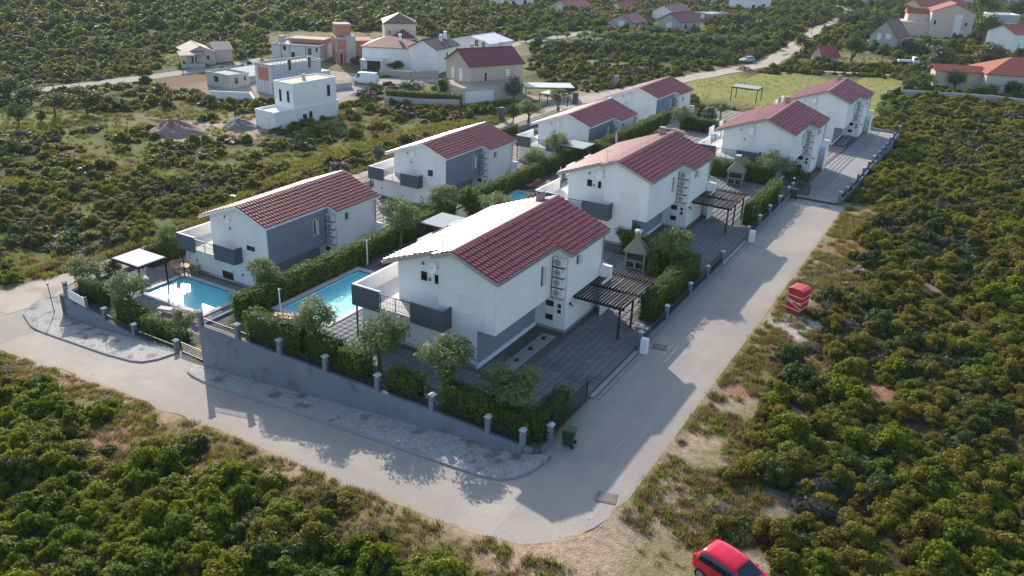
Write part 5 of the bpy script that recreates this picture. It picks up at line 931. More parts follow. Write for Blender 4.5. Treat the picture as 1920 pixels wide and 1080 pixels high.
bgh('flat_roof_house', 'pale flat-roofed house with dark downpipes before the hillside scrub', (511, 114), (508, 108), (601, 118), 28, 'flat', mat('pale_grey_render', (.60, .585, .57), .85, .06, 1), RENDERG, (('r', .24, .31, 2.6, 3.6, 'g'), ('r', .41, .48, .6, 2.3, 'g'), ('r', .75, .83, 1.9, 3.4, 'g'), ('r', .91, .96, 2.6, 3.6, 'g')), depth=9, extra=ex_flat5)
def ex_brick(o, b, a, h):
    for z in (0, 2.9, h-.25): MB().box(-.05, b+.05, -.05, a+.05, z, z+.25).build('floor_slab', RENDERG, o)
    for y in (0, .33, .66, 1): MB().box(-.06, .0, a*y*.94, a*y*.94+.3, -1, h).build('column', RENDERG, o)
    MB().box(b, b+2.2, -.3, a*.5, -1.5, h+.4).build('stair_tower', RENDERG, o); MB().box(b*.1, b+1.6, a*.35, a*.9, h, h+2.6).build('roof_tower', BLOCK, o); MB().box(b*.1-.1, b+1.7, a*.35-.1, a*.9+.1, h+2.6, h+2.85).build('tower_slab', RENDERG, o); MB().box(b+2.2, b+6.5, 0, a, -1.5, h-.6).build('side_block', BLOCK, o)
bgh('brick_house', 'unfinished red clay block house with concrete frame and roof tower', (633, 120), (603, 112), (650, 119), 42, 'flat', BLOCK, RENDERG, (('r', .3, .6, .2, 2.4, 'd'),), extra=ex_brick)
bgh('hipped_house', 'white house with faded red hipped roof before the brown pyramid roofs', (680, 130), (676, 122), (767, 133), 37, 'hip', WHITE, mat('faded_red_tile', (.25, .085, .075), .6, .15, 2), (('r', .2, .27, 3.2, 4.5, 's'), ('r', .62, .70, 3.2, 4.5, 's'), ('r', .1, .4, .1, 2.2, 'd')), depth=9, rise=.4, extra=lambda o, b, a, h: (chim(o, b*.75, a*.35, h, h+2.6), MB().box(.2, b*.5, -3, -.01, 2.45, 2.6).build('porch_roof', WHITE2, o), [MB().box(x_, x_+.2, -2.9, -2.7, -1, 2.45).build('porch_column', WHITE2, o) for x_ in (.4, b*.46)]))
def ex_pyr(o, b, a, h):
    MB().box(b*.25, b*1.02, -3, -.01, -1.5, h*.45).build('front_block', PINKB, o); v = [(b*.2, -3.3, h*.45), (b*.95, -3.3, h*.45), (b*.95, .0, h*.45), (b*.2, .0, h*.45), (b*.57, -1.2, h*.45+2.0)]; MB().add(v, [(0, 1, 4), (1, 2, 4), (2, 3, 4), (3, 0, 4), (3, 2, 1, 0)]).build('front_roof', TILEB, o)
bgh('pyramid_house', 'pale pink house with stacked brown pyramid roofs at the foot of the hill', (722, 88), (718, 84), (780, 88), 38, 'hip', PINKB, TILEB, (('r', .1, .2, 3, 4.2, 'g'),), depth=9, rise=.5, extra=ex_pyr)
bgh('dark_roof_house', 'white gabled house with dark roof behind the beige red-roofed one', (818, 140), (770, 134), (859, 126), 41, 'gx', WHITE, TILEB, (('l', .35, .47, 3.8, 5.2, 's'), ('l', .2, .3, .8, 2.4, 's'), ('l', .45, .55, .8, 2.4, 's'), ('r', .45, .5, 3.4, 4.2, 'g')), rise=.5, extra=lambda o, b, a, h: (chim(o, b*.55, a*.3, h, h+2.4), chim(o, b*.8, a*.35, h, h+2.8), MB().box(.5, b*.8, a, a+4, -1.5, 3).build('annex', WHITE, o)))
def ex_hall(o, b, a, h):
    MB().box(a*0+b*.2, b*.5, a*.3, a*.5, h+.5, h+.9).build('skylight', PLAST, o)
bgh('white_hall', 'large white hall with low pitched pale roof', (918, 112), (845, 102), (959, 104), 25, 'gx', WHITE, mat('pale_sheet_roof', (.62, .63, .65), .5, .04, 1), (('l', .12, .2, 1.6, 4.2, 'g'), ('l', .3, .38, 2.8, 4.2, 'g')), rise=.22, extra=ex_hall)
def ex_red(o, b, a, h):
    MB().box(-3.2, b*.75, -3.0, -.01, -1.5, 3.0).build('terrace_base', BEIGE, o); MB().box(-3.2, -.01, 0, a*.6, -1.5, 3.0).build('terrace_base', BEIGE, o); r_ = MB()
    for (p, q) in (((-3.1, -2.9, 3), (b*.75, -2.9, 3)), ((-3.1, -2.9, 3), (-3.1, a*.6, 3))):
        p, q = Vector(p), Vector(q); r_.bar(p+Vector((0, 0, 1)), q+Vector((0, 0, 1)), .06, .06); n_ = int((q-p).length/.3); [r_.bar(p.lerp(q, k/n_), p.lerp(q, k/n_)+Vector((0, 0, 1)), .03, .03) for k in range(n_+1)]
    tag(r_.build('railing', METAL, o), kind='stuff'); chim(o, b*.3, a*.6, h+1, h+3.2, PINKB); chim(o, b*1.0, a*.9, h-1, h+2.8, PINKB); MB().box(-2.6, b*.3, -3.06, -3.0, .2, 2.3).build('door', WHITE2, o)
bgh('beige_house', 'beige two-storey house with deep red roof and railed terrace', (880, 188), (838, 177), (979, 175), 56, 'gx', mat('sand_render', (.50, .42, .355), .85, .07, .8), mat('deep_red_tile', (.17, .030, .034), .5, .15, 3), (('l', .30, .42, 3.2, 5.4, 's'), ('l', .66, .76, 3.2, 5.2, 's'), ('r', .27, .31, 3.4, 5.0, 'g'), ('r', .68, .72, 4.2, 5.4, 's')), rise=.5, depth=9.5, extra=ex_red)
p_ = G(985, 190); o = canopy((p_[0], p_[1], p_[2]), 9.5, 5.0, 2.6, 'long pale roofed car shelter beside the beige house', mat('shelter_sheet', (.50, .51, .54), .6, .05, 2), METAL, R(38))
FARH = [('white_house', 'white house with red gable roof far off among olive rows', (1262, 42), (1226, 38), (1292, 36), 16, 'gx', WHITE, MATS['deep_red_tile'], 8), ('grey_house', 'grey gabled house with red roof in front of the white one', (1276, 62), (1248, 58), (1312, 58), 17, 'gx', RENDERG, MATS['deep_red_tile'], 9), ('grey_house', 'low grey house with broad red roof among dark trees', (1188, 58), (1150, 54), (1212, 53), 12, 'gx', RENDERG, MATS['deep_red_tile'], 9),
        ('red_house', 'small unfinished red block house far off in the scrub', (1332, 43), (1324, 40), (1362, 40), 14, 'flat', BLOCK, RENDERG, 7), ('white_house', 'white two-storey house at the top edge by a field', (1402, 22), (1394, 18), (1444, 18), 22, 'gx', WHITE, TILEO, 9), ('red_roof_house', 'faded red roofed house at the top edge among olives', (1068, 26), (1060, 22), (1108, 22), 10, 'gx', PINKB, TILEO, 9), ('red_roof_house', 'long low red roofed house before olive rows', (1170, 24), (1164, 22), (1202, 22), 7, 'gx', BEIGE, TILEO, 8),
        ('white_house', 'white house at the top edge left of the long red roof', (1158, 10), (1154, 8), (1186, 8), 14, 'gx', WHITE, TILEO, 8), ('red_roof_house', 'red hipped house at the top edge in olive groves', (1244, 12), (1240, 10), (1284, 11), 9, 'hip', BEIGE, TILEO, 9), ('white_house', 'white house with red roof at the left end of the far village', (952, 16), (946, 12), (1000, 12), 14, 'gx', WHITE, TILEO, 9),
        ('terrace_house', 'long pink house with red roof behind the beige complex', (1722, 30), (1716, 26), (1812, 30), 16, 'gx', PINKB, TILEO, 9), ('red_roof_house', 'dark red roofed house at the top edge right of centre', (1622, 14), (1616, 10), (1662, 12), 14, 'gx', BEIGE, MATS['deep_red_tile'], 9), ('terrace_house', 'pale pink house at the top right edge with red roofs', (1760, 12), (1750, 10), (1822, 12), 12, 'gx', PINKB, TILEO, 9), ('white_house', 'tall white house at the very top edge beyond the village', (1340, 8), (1334, 6), (1376, 7), 14, 'gx', WHITE, TILEO, 8), ('white_house', 'white house peeking over trees at the top right corner', (1888, 10), (1880, 8), (1919, 10), 14, 'gx', RENDERG, TILEB, 8)]
for nm, lb, c_, l_, r_, h_, rf, wm, rm, dp in FARH: bgh(nm, lb, c_, l_, r_, h_, rf, wm, rm, (('r', .15, .27, 1.2, 2.5, 'g'), ('r', .6, .72, 1.2, 2.5, 'g'), ('l', .4, .6, 1.2, 2.5, 's')), depth=dp, rise=.5)
bgh('steep_roof_house', 'grey gabled house with steep dark red roof behind round trees', (1676, 98), (1618, 94), (1698, 92), 24, 'gx', RENDERG, mat('maroon_tile', (.125, .028, .028), .5, .15, 3), (('l', .25, .4, 3.4, 4.8, 's'), ('l', .6, .72, 3.0, 4.6, 's')), rise=1.1)
bgh('shed', 'small pale shed with bright red roof among dark trees', (1540, 121), (1538, 117), (1570, 121), 13, 'gx', RENDERG, TILEO, (), depth=5, rise=.9, cat='shed')
def ex_cplx(o, b, a, h):
    MB().box(-9, -.01, 1, a, -1.5, h*.55).build('terrace_block', PINKB, o); MB().box(-6.5, .0, 4, a, h*.55, h*.85).build('rear_block', PINKB, o); MB().ext([(3.5, h*.85), (a+.5, h*.85), (a*.6, h*.85+1.6)], -7, .2, 'x').build('rear_roof', TILEO, o); MB().box(b*.55, b*.72, -.08, -.002, .2, h-.6).build('stair_window', PLAST, o)
bgh('beige_complex', 'large beige stepped house with red roofs above the far road', (1738, 70), (1700, 66), (1800, 74), 42, 'gy', PINKB, TILEO, (('r', .08, .13, 4.2, 5.6, 'g'), ('r', .8, .86, 4.2, 5.4, 'g')), depth=10, width=13, rise=.4, extra=ex_cplx)
bgh('garage', 'pale double garage with two white doors at the right edge', (1855, 58), (1852, 52), (1905, 60), 27, 'flat', RENDERG, WHITE2, (('r', .1, .44, .05, 2.9, 's'), ('r', .56, .9, .05, 2.9, 's')), depth=7, cat='garage')
bgh('white_house', 'white house end wall at the right edge beside a cypress', (1893, 106), (1888, 96), (1945, 104), 36, 'gx', WHITE, TILEO, (), depth=9, rise=.45)
def ex_villa_r(o, b, a, h):
    MB().box(-9.5, -.01, 3, 7, -1.5, h-.3).build('side_wing', BEIGE, o); d = MB(); d.add([(-10, 2.5, h-.3), (.3, 2.5, h-.3), (.3, 5, h+.8), (-10, 5, h+.8), (-10, 7.5, h-.3), (.3, 7.5, h-.3), (-10, 2.5, h-.15), (.3, 2.5, h-.15), (.3, 5, h+.95), (-10, 5, h+.95), (-10, 7.5, h-.15), (.3, 7.5, h-.15)], [(6, 7, 8, 9), (9, 8, 11, 10), (0, 1, 7, 6), (0, 6, 9, 10, 4, 3), (1, 2, 5, 11, 8, 7), (4, 10, 11, 5)]); d.build('wing_roof', TILEO, o)
bgh('red_roof_villa', 'wide villa with bright red ribbed hipped roof behind bushes, right edge', (1842, 178), (1800, 168), (1990, 188), 34, 'hip', mat('villa_render', (.50, .47, .45), .85, .06, 1), TILEO, (('r', .25, .4, .8, 2.3, 'g'),), depth=12, width=16, rise=.5, extra=ex_villa_r)
def low_wall(pts, h, label, m=RENDERG, th=.3, name='boundary_wall'):
    mb = MB(); w_ = [np.array(G(*p)) for p in pts]
    for a, b in zip(w_[:-1], w_[1:]): mb.bar((a[0], a[1], a[2]+h/2-.2), (b[0], b[1], b[2]+h/2-.2), th, h+.4)
    return tag(mb.build(name, m), label, 'wall', 'boundary walls beyond the estate')
low_wall([(1660, 178), (1740, 182), (1860, 190), (1925, 198)], 1.2, 'pale boundary wall before the bright red roofed villa'); low_wall([(722, 196), (800, 202), (862, 203)], 1.6, 'pale garden wall under the dark hedge'); low_wall([(395, 185), (470, 188), (478, 200)], 1.5, 'stepped grey wall left of the white modern house', WHITE); low_wall([(712, 143), (770, 147), (822, 146)], 1.5, 'rough stone wall along the village road', RUBBLE, .5)
low_wall([(1680, 80), (1790, 84)], 1.4, 'long pale wall below the beige complex'); low_wall([(620, 170), (660, 166)], 1.3, 'low grey wall beside the white van'); low_wall([(1010, 200), (1070, 190)], 1.0, 'low wall below the car shelter', RUBBLE)
a_, b_ = G(722, 196), G(862, 203); hedge(0, math.hypot(b_[0]-a_[0], b_[1]-a_[1]), .3, 1.6, 0, 2.6, 'long dark clipped hedge above the pale wall of the beige house', loc=a_, yaw=math.atan2(b_[1]-a_[1], b_[0]-a_[0]), dens=40, ls=.13)
for k, (c_, r_, h_, lb) in enumerate((((330, 250), 4.2, 1.9, 'reddish grey mound of excavated earth'), ((450, 240), 3.0, 1.3, 'pile of pale rubble left of the white modern house'), ((1395, 132), 2.4, .9, 'heap of grey stones by the dirt road bend'))):
    p_ = G(*c_); n_ = 26; V = []; 
    for i in range(9):
        for j in range(n_): rr = r_*(1-i/8); th_ = j*2*math.pi/n_; V.append((rr*math.cos(th_)*(1.25+.15*math.sin(3*th_)), rr*math.sin(th_), h_*(1-(1-i/8)**1.5)*(1+.25*math.sin(5*th_+i))+rng.normal()*.10))
    F = [(i*n_+j, i*n_+(j+1) % n_, (i+1)*n_+(j+1) % n_, (i+1)*n_+j) for i in range(8) for j in range(n_)]; tag(add_obj('earth_mound' if k == 0 else 'rubble_heap', np_mesh('mound', np.array(V), np.array(F), [mat('mound_soil', (.27, .19, .16), .95, .3, 3, .8, 8) if k == 0 else STONE]), None, (p_[0], p_[1], p_[2]-.1), .4), lb, 'heap')
o = None
for (a, lb) in (((940, 226), 'dark gate pillar of the estate beside the track, left'), ((1078, 196), 'dark pillar beside the far end of the track'), ((1154, 163), 'pale concrete pillar at the track bend')):
    p_ = G(*a); q = MB(); q.box(-.4, .4, -.4, .4, -.3, 2.2).box(-.46, .46, -.46, .46, 2.2, 2.3); o = q.build('pillar', KERB if 'pale' in lb else DGREY); o.location = p_; tag(o, lb, 'pillar', 'pillars along the track')
for (a, h_, lb) in (((1117, 165), 7, 'thin utility pole at the track bend'), ((1521, 66), 8, 'utility pole beside the road to the village'), ((100, 166), 5, 'thin pole in the left scrub beside the gravel road'), ((164, 212), 4, 'thin pole in the left meadow')):
    p_ = G(*a); o = thing('utility_pole', lb, 'pole', p_, 0, 'utility poles'); MB().tube((0, 0, -.3), (0, 0, h_), .10, 6, .07).build('pole', BARK, o); MB().bar((-.5, 0, h_-.3), (.5, 0, h_-.3), .08, .08).build('cross_arm', BARK, o)

# ------------------------------------------------------------------ trees beyond the estate
bt = 'trees beyond the estate'
for (a, b, c, d, k, lb) in ((36, 238, 50, 42, 'dense', 'dark round tree standing in the left meadow'), (78, 234, 24, 26, 'dark', 'small dark tree between two larger ones in the left meadow'), (104, 222, 58, 40, 'umbrella', 'umbrella shaped tree in the left meadow'), (165, 212, 72, 46, 'dark', 'broad very dark tree mass by the left meadow'), (214, 206, 42, 27, 'dense', 'bright green bush right of the very dark trees'), (20, 190, 62, 42, 'dense', 'large green tree at the left edge'), (60, 196, 60, 34, 'dense', 'green tree next to the left edge'), (312, 205, 24, 20, 'dark', 'small dark bush before the grey bungalow'), (392, 202, 32, 24, 'dark', 'dark bush left of the stepped grey wall'),
        (205, 452, 26, 30, 'dark', 'dark shrub on the verge of the left track'), (418, 60, 18, 22, 'dark', 'dark conifer on the far left hillside'), (455, 112, 26, 18, 'dense', 'low tree behind the beige cottage, left'), (490, 112, 22, 20, 'dense', 'low tree behind the beige cottage, right'), (670, 235, 26, 22, 'dark', 'round dark bush right of the white modern house'), (826, 185, 44, 36, 'dense', 'green tree left of the beige house'), (772, 178, 60, 26, 'sage', 'grey-green tree in the hedged garden'), (962, 190, 50, 44, 'sage', 'grey leafy tree against the beige house wall'), (742, 134, 40, 18, 'dark', 'dark shrub under the hipped house'),
        (668, 128, 28, 20, 'dark', 'round dark bush left of the hipped house'), (780, 96, 26, 20, 'dense', 'tree between the pyramid roofs and dark roof house'), (1506, 106, 50, 40, 'dense', 'green tree at the bend of the village road'), (1595, 122, 62, 50, 'dense', 'large round dark tree by the small red shed'), (1655, 108, 34, 24, 'dense', 'tree before the steep roofed house'), (1702, 98, 36, 24, 'sage', 'grey-green trees right of the steep roofed house'), (1782, 108, 40, 34, 'dark', 'dark cone shaped tree beside the beige complex'), (1842, 90, 70, 56, 'dense', 'tall tree mass left of the garage'), (1862, 112, 60, 30, 'dense', 'spreading trees below the garage'), (1762, 142, 80, 50, 'sage', 'large brownish tree behind the flatbed truck'), (1855, 132, 80, 44, 'sage', 'big grey-brown tree above the bright red roof'), (1722, 172, 64, 34, 'dense', 'bright bush at the right end of the meadow'), (1788, 172, 50, 38, 'dense', 'green tree before the wing of the red roof villa'), (1848, 182, 50, 24, 'dense', 'dark shrub before the red roof villa'), (1905, 184, 50, 30, 'dense', 'dark shrub at the right edge before the red roof villa'),
        (1380, 106, 54, 30, 'dark', 'dark tree at the right end of the lower olive row'), (1535, 122, 30, 16, 'dark', 'dark shrub left of the small red shed'), (1470, 60, 40, 20, 'dark', 'dark scrub trees left of the road to the village'), (1640, 60, 60, 30, 'dense', 'trees before the top right village'), (1590, 48, 60, 26, 'sage', 'grey-green tree before the top right village'), (1690, 40, 50, 30, 'dense', 'trees left of the beige complex'), (1850, 30, 60, 36, 'dense', 'tree group right of the long red roofs'), (1900, 40, 50, 36, 'dark', 'dark trees above the garage'), (1040, 36, 60, 16, 'dark', 'dark hedge trees at the top before the village'), (1110, 40, 60, 16, 'dark', 'dark hedge trees left of the low grey house'), (1012, 78, 44, 14, 'dark', 'dark shrubs beside the far track end'), (985, 80, 26, 12, 'dark', 'low dark shrub right of the white hall'), (1230, 66, 50, 16, 'dense', 'green trees between the far grey houses')):
    tree_px(k, a, b, c, d, 'tree', lb, 'tree', bt)
p_ = G(1901, 118); o = thing('cypress', 'narrow dark cypress by the white house at the right edge', 'tree', p_, 0, bt); P_, N_ = blob_points(900, [(0, 0, .5+k*.55, .62-.055*k) for k in range(9)], .95); V, F = leaf_quads(P_, N_, .11); add_obj('crown', np_mesh('crown', V, F, [L_DARK]), o); MB().tube((0, 0, -.2), (0, 0, 1.2), .1, 6).build('trunk', BARK, o)
rows_ = [((1010, 90), (1420, 116), 26, 'sage', 20, 'grey-green olive in the lower row before the far scrub', 'olives of the lower far row'), ((1010, 72), (1440, 88), 24, 'olive', 19, 'olive in the upper row before the grey gabled houses', 'olives of the upper far row'), ((1100, 30), (1440, 40), 17, 'olive', 16, 'far olive between the village houses', 'olives among the far houses'), ((1450, 30), (1700, 46), 13, 'dense', 22, 'tree in the belt before the top right village', 'trees of the top right belt'), ((960, 44), (1140, 52), 10, 'dark', 15, 'dark tree in the hedgerow above the far track', 'trees of the far hedgerow'), ((1560, 14), (1720, 24), 9, 'dark', 22, 'dark tree at the top edge before the red roofs', 'trees at the top edge'), ((1830, 60), (1930, 84), 6, 'dark', 30, 'dark tree between garage and right edge', 'trees by the garage'), ((1000, 10), (1440, 14), 18, 'olive', 14, 'olive at the top edge of the far village', 'olives at the top edge')]
for (a, b, n_, k, sz, lb, gr) in rows_:
    for i in range(n_):
        t = (i+random.uniform(-.3, .3))/n_; u = random.uniform(.75, 1.3); tree_px(k, a[0]+(b[0]-a[0])*t, a[1]+(b[1]-a[1])*t+random.uniform(-2, 2), sz*1.25*u, sz*.8*u, 'olive_tree' if k in ('olive', 'sage') else 'tree', lb, 'tree', gr)

# ------------------------------------------------------------------ scrub, grass, stones
def project(P):
    d = P-np.array([0, 0, CAM_Z]); z = d @ CF; return 960+F_PX*(d @ CR)/z, 540-F_PX*(d @ CU)/z, z
def scatter_nodes(name, V, idx, scl, rz, sources, tilt=None):
    me = bpy.data.meshes.new(name); me.vertices.add(len(V)); me.vertices.foreach_set('co', V.astype(np.float32).ravel())
    for nm, tp, ar in (('idx', 'INT', idx.astype(np.int32)), ('rz', 'FLOAT', rz.astype(np.float32))): a = me.attributes.new(nm, tp, 'POINT'); a.data.foreach_set('value', ar)
    a = me.attributes.new('scl', 'FLOAT_VECTOR', 'POINT'); a.data.foreach_set('vector', scl.astype(np.float32).ravel())
    o = add_obj(name, me); ng = bpy.data.node_groups.new(name, 'GeometryNodeTree'); ng.interface.new_socket('Geometry', in_out='INPUT', socket_type='NodeSocketGeometry'); ng.interface.new_socket('Geometry', in_out='OUTPUT', socket_type='NodeSocketGeometry')
    N, Lk = ng.nodes, ng.links; gi = N.new('NodeGroupInput'); go_ = N.new('NodeGroupOutput'); jn = N.new('GeometryNodeJoinGeometry')
    def attr(nm, tp): q = N.new('GeometryNodeInputNamedAttribute'); q.data_type = tp; q.inputs['Name'].default_value = nm; return q.outputs['Attribute']
    ai, asc, ar = attr('idx', 'INT'), attr('scl', 'FLOAT_VECTOR'), attr('rz', 'FLOAT'); cx = N.new('ShaderNodeCombineXYZ'); Lk.new(ar, cx.inputs[2]); er = N.new('FunctionNodeEulerToRotation'); Lk.new(cx.outputs[0], er.inputs[0])
    for k, src in enumerate(sources):
        oi = N.new('GeometryNodeObjectInfo'); oi.inputs['Object'].default_value = src; oi.inputs['As Instance'].default_value = True
        cm = N.new('FunctionNodeCompare'); cm.data_type = 'INT'; cm.operation = 'EQUAL'; Lk.new(ai, cm.inputs[2]); cm.inputs[3].default_value = k
        ip = N.new('GeometryNodeInstanceOnPoints'); Lk.new(gi.outputs[0], ip.inputs['Points']); Lk.new(cm.outputs[0], ip.inputs['Selection']); Lk.new(oi.outputs['Geometry'], ip.inputs['Instance']); Lk.new(er.outputs[0], ip.inputs['Rotation']); Lk.new(asc, ip.inputs['Scale']); Lk.new(ip.outputs[0], jn.inputs[0])
    Lk.new(jn.outputs[0], go_.inputs[0]); md = o.modifiers.new('scatter', 'NODES'); md.node_group = ng; return tag(o, kind='stuff')
rng = np.random.default_rng(21)
SP = [(L_LENT, 'lentisk'), (L_HEATH, 'heath'), (L_DARK, 'juniper'), (L_GREY, 'dry')]
VAR = []
for k, (m_, nm) in enumerate(SP):
    for j in range(2): VAR.append(shrub_mesh('shrub', [m_, TWIG], (2500, 2700, 2500, 900)[k], (.070, .058, .062, .17)[k], 1., 5+j, True, (.85, .75, .95, .6)[k], .55 if k < 3 else .07))
for k, (m_, nm) in enumerate(SP): VAR.append(shrub_mesh('shrub', [m_, TWIG], 520, .13, 1., 4, True, .8))
rings = [(14, 62, 3.1, .26, 1.40), (62, 120, 1.75, .36, 1.6), (120, 250, .42, .8, 1.9), (250, 640, .12, 1.5, 3.4)]
PT = []
for d0, d1, den, r0, r1 in rings:
    A = 1.75*.5*(d1*d1-d0*d0); n_ = int(A*den); d = np.sqrt(rng.uniform(d0*d0, d1*d1, n_)); az = YAW+math.pi/2+rng.uniform(-.875, .875, n_); x = d*np.cos(az); y = d*np.sin(az)
    ok = allowed(x, y) & (vnoise(x, y, 4.5, 11)*.6+vnoise(x, y, 1.9, 12)*.4 > (.11 if d1 < 100 else .17)); x, y, d = x[ok], y[ok], d[ok]
    r = r0+(r1-r0)*rng.random(len(x))**2.4; PT.append(np.stack([x, y, d, r], 1))
PT = np.concatenate(PT); x, y, d, r = PT.T
zone = np.where(x > -12, 0, np.where((y < 29), 1, np.where(d < 190, 2, 3))); Wt = np.array([[.28, .46, .15, .11], [.55, .19, .15, .11], [.33, .42, .15, .10], [.40, .25, .32, .03]])
pn = vnoise(x, y, 7., 31)*.55+vnoise(x, y, 2.5, 32)*.20+rng.random(len(x))*.42; pn = np.argsort(np.argsort(pn))/len(pn); cum = np.cumsum(Wt, 1)[zone]; sp = (pn[:, None] > cum).sum(1).clip(0, 3)
z = T(x, y)-.05; var = np.where(d < 115, sp*2+rng.integers(0, 2, len(x)), 8+sp); sc = np.stack([r, r, r*rng.uniform(.55, 1.10, len(x))*np.where(sp == 3, .8, 1.)*np.where(zone == 1, 1.1, 1.)], 1); rz = rng.uniform(0, 6.28, len(x))
P3 = np.stack([x, y, z], 1); u_, v_, dep = project(P3+np.array([0, 0, .5])); inf = (u_ > 5) & (u_ < 1915) & (v_ > 5) & (v_ < 1075); score = np.where(inf, r/dep, 0); order = np.argsort(-score); pick = list(order[:286]); first = {}
for k in range(12):
    c_ = [i for i in pick if var[i] == k]
    if not c_:
        cand = np.where((var == k) & inf)[0]; i = cand[np.argmax(score[cand])]; pick.append(i); c_ = [i]
    first[k] = c_[0]
ZN = ['in the scrub right of the side road', 'in the scrub below the front road', 'in the left fields', 'on the far slopes']
SN = ['bright green glossy shrub', 'olive-brown heath shrub', 'dark green juniper shrub', 'dry grey twiggy shrub']
SRC = [None]*12
def whereabouts(i):
    a, b = u_[i], v_[i]
    if zone[i] == 1: return 'at the bottom left corner of the scrub' if a < 180 and b > 880 else 'at the left edge below the road' if a < 180 else 'on the bottom edge left of the dirt track' if b > 960 and a > 420 else 'on the bottom edge below the tall wall' if b > 960 else 'beside the verge of the front road' if b < 800+(a-250)*.30 else 'in the middle of the scrub below the front road'
    if zone[i] == 0:
        if b > 900: return 'just behind the red hatchback' if a < 1560 else 'in the bottom right corner' if a > 1740 else 'on the bottom edge right of the hatchback'
        if a < 1500: return 'on the verge between red cabin and hatchback' if b > 620 else 'on the verge above the red cabin'
        if b > 740: return 'at the right edge, lower scrub' if a > 1740 else 'in the scrub uphill of the hatchback'
        if b > 560: return 'at the right edge level with the red cabin' if a > 1740 else 'just right and below the red cabin'
        return 'beside the far driveway fence' if a < 1700 else 'at the right edge, upper scrub'
    return 'in the fields left of the villas' if zone[i] == 2 else 'on the far slope'
for i in pick:
    k = var[i]; o = add_obj('shrub', VAR[k], None, P3[i], rz[i], sc[i]); lb = ('small ' if r[i] < .7 else 'large ' if r[i] > 1.0 else 'mid-sized ')+SN[sp[i]]+' '+whereabouts(i); tag(o, lb, 'shrub', SN[sp[i]].replace('shrub', 'shrubs')+' '+ZN[zone[i]])
    if first[k] == i: SRC[k] = o
rest = np.ones(len(x), bool); rest[pick] = False
scatter_nodes('shrubbery', P3[rest], var[rest], sc[rest], rz[rest], SRC)
# grass tufts
def tuft(name, m, n_, h, sp_):
    V = []; F = []
    for i in range(n_):
        a = rng.uniform(0, 6.28); b = rng.uniform(0, sp_); px_, py_ = b*math.cos(a), b*math.sin(a); t = rng.uniform(0, 6.28); l_ = rng.uniform(.1, .45)*h; hh = h*rng.uniform(.5, 1.1); w_ = .012+.012*rng.random(); c_, s_ = math.cos(t), math.sin(t); o_ = len(V)
        V += [(px_-s_*w_, py_+c_*w_, -.03), (px_+s_*w_, py_-c_*w_, -.03), (px_+c_*l_*.4+s_*w_*.8, py_+s_*l_*.4-c_*w_*.8, hh*.6), (px_+c_*l_, py_+s_*l_, hh), (px_+c_*l_*.4-s_*w_*.8, py_+s_*l_*.4+c_*w_*.8, hh*.6)]; F += [(o_, o_+1, o_+2, o_+4), (o_+4, o_+2, o_+3, o_+3)]
    F = np.array(F); F3 = np.concatenate([F[::2][:, [0, 1, 2]], F[::2][:, [0, 2, 3]], F[1::2][:, [0, 1, 2]]]); return np_mesh(name, np.array(V), F3, [m])
GP = []
def spread(poly, n_, keep, s0, s1, kinds):
    q = np.array(poly); lo, hi = q.min(0), q.max(0); x = rng.uniform(lo[0], hi[0], n_); y = rng.uniform(lo[1], hi[1], n_); ok = inside(poly, x, y) & (vnoise(x, y, 1.6, 41)*.6+vnoise(x, y, .7, 42)*.4 > keep); x, y = x[ok], y[ok]
    ok = ~((x > -16.9) & (x < -10.8) & (y > 26) & (y < 92)) & ~((y > near_y(x)-.1) & (y < 40) & (x < -10.9) & (x > -76)); x, y = x[ok], y[ok]
    for pl, wd in FAR_ROADS[:1]: o_ = dist_poly(pl, x, y) > wd/2+.1; x, y = x[o_], y[o_]
    GP.append(np.stack([x, y, rng.uniform(s0, s1, len(x)), rng.choice(kinds, len(x))], 1))
spread([(-11.2, 30), (-5, 30), (-5, 60), (-6.5, 92), (-11.4, 92)], 5200, .42, .5, 1.3, [0, 0, 1]); spread([(x_, near_y(x_)+.3) for x_ in np.linspace(-80, -11.5, 30)]+[(-11, 22), (-30, 21), (-60, 24), (-80, 26)], 9000, .36, .45, 1.15, [0, 0, 1]); spread(TRACK, 1500, .62, .4, .9, [0, 1])
spread(WESTV, 4200, .35, .8, 2.2, [0, 1, 1]); spread(MEADOW, 2600, .4, .4, .9, [1, 1, 1]); spread([(-69.2, 40), (-65.4, 40), (-65.4, 140), (-68.9, 140)], 2500, .4, .6, 1.4, [0, 1]); spread([(-77.5, 30), (-74, 30), (-74, 140), (-78, 140)], 3200, .35, .8, 1.8, [0, 0, 1])
lx = rng.uniform(-170, -76, 15000); ly = rng.uniform(25, 150, 15000); ok = (~allowed(lx, ly)) & (lx*-.62+ly*.35 > 40); ok &= np.minimum.reduce([dist_poly(pl, lx, ly)-wd/2 for pl, wd in FAR_ROADS]) > .3; ok &= ~np.logical_or.reduce([inside(b_, lx, ly) for b_ in BARE+CLEAR_FAR]); ok &= vnoise(lx, ly, 1.5, 71) > .35; lx, ly = lx[ok], ly[ok]; GP.append(np.stack([lx, ly, rng.uniform(.9, 2.2, len(lx)), rng.choice([0, 1, 1], len(lx))], 1))
for b_ in BARE[:2]+CLEAR_FAR[:3]: spread(b_, 700, .5, .8, 2.0, [0, 1])
spread([(-69.5, 36), (-66, 36), (-66, 39), (-69.5, 39)], 160, .5, .35, .7, [0, 1])
GP = np.concatenate(GP); i0, i1 = [np.where(GP[:, 3] == k)[0][0] for k in (0, 1)]
G3 = np.stack([GP[:, 0], GP[:, 1], T(GP[:, 0], GP[:, 1])+.0], 1); TF = [tuft('grass_tuft', L_GRASS, 46, .30, .34), tuft('grass_tuft', L_GRASSG, 46, .32, .34)]
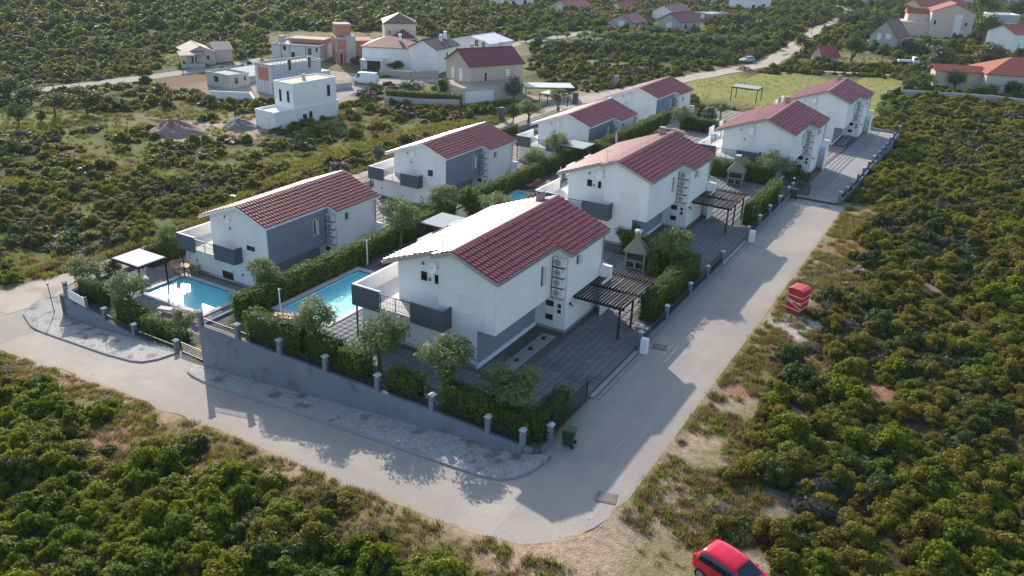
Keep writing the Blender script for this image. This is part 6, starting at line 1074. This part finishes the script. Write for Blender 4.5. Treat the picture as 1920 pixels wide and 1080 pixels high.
gsc = np.repeat(GP[:, 2:3], 3, 1)*rng.uniform(.8, 1.2, (len(GP), 3)); grz = rng.uniform(0, 6.28, len(GP)); gs = []
for k, i in enumerate((i0, i1)): o = add_obj('grass_tuft', TF[k], None, G3[i], grz[i], gsc[i]); tag(o, kind='stuff'); gs.append(o)
rest = np.ones(len(GP), bool); rest[[i0, i1]] = False; scatter_nodes('grass', G3[rest], GP[rest, 3], gsc[rest], grz[rest], gs)
# stones on the bare ground
SX = []; RK = np.stack([rng.uniform(-75, 45, 5200), rng.uniform(12, 110, 5200)], 1); RK = RK[allowed(RK[:, 0], RK[:, 1]) & (vnoise(RK[:, 0], RK[:, 1], 6., 51) > .62)][:900]
for poly, n_ in ((TRACK, 900), ([(-11.4, 22), (-6.5, 22), (-7, 92), (-11.2, 92)], 700), (BARE[0], 300), (BARE[1], 200)):
    q = np.array(poly); lo, hi = q.min(0), q.max(0); x = rng.uniform(lo[0], hi[0], n_); y = rng.uniform(lo[1], hi[1], n_); ok = inside(poly, x, y); SX.append(np.stack([x[ok], y[ok]], 1))
for px_, py_, r_ in PATCHW: SX.append(np.stack([px_+rng.normal(size=70)*r_*.45, py_+rng.normal(size=70)*r_*.45], 1))
nrk = len(RK); SX = np.concatenate(SX+[RK]); S3 = np.stack([SX[:, 0], SX[:, 1], T(SX[:, 0], SX[:, 1])+.02], 1); ss = rng.uniform(.02, .10, (len(SX), 1))*np.array([[1.2, 1, .6]])*rng.uniform(.7, 1.3, (len(SX), 3)); ss[-nrk:] *= rng.uniform(2.0, 5.0, (nrk, 1))
so_ = add_obj('stone', np_mesh('stone', ICOV*(1+.15*rng.normal(size=(len(ICOV), 1))), ICOF, [mat('pale_stone', (.34, .27, .22), .9, .25, 2)]), None, S3[0], 0, ss[0]); tag(so_, kind='stuff'); scatter_nodes('gravel', S3[1:], np.zeros(len(S3)-1), ss[1:], rng.uniform(0, 6.28, len(S3)-1), [so_])
# ------------------------------------------------------------------ haze
hz = MB().box(-1530, 1530, -330, 1830, -13, 27.5); ho = hz.build('haze', [], None); hm = bpy.data.materials.new('haze'); hm.use_nodes = True; n = hm.node_tree.nodes; n.remove(n['Principled BSDF']); pv = n.new('ShaderNodeVolumePrincipled'); pv.inputs['Color'].default_value = (.80, .88, 1, 1); pv.inputs['Density'].default_value = HAZE_D; pv.inputs['Anisotropy'].default_value = .2; hm.node_tree.links.new(pv.outputs[0], n['Material Output'].inputs['Volume']); ho.data.materials.append(hm); tag(ho, kind='stuff')
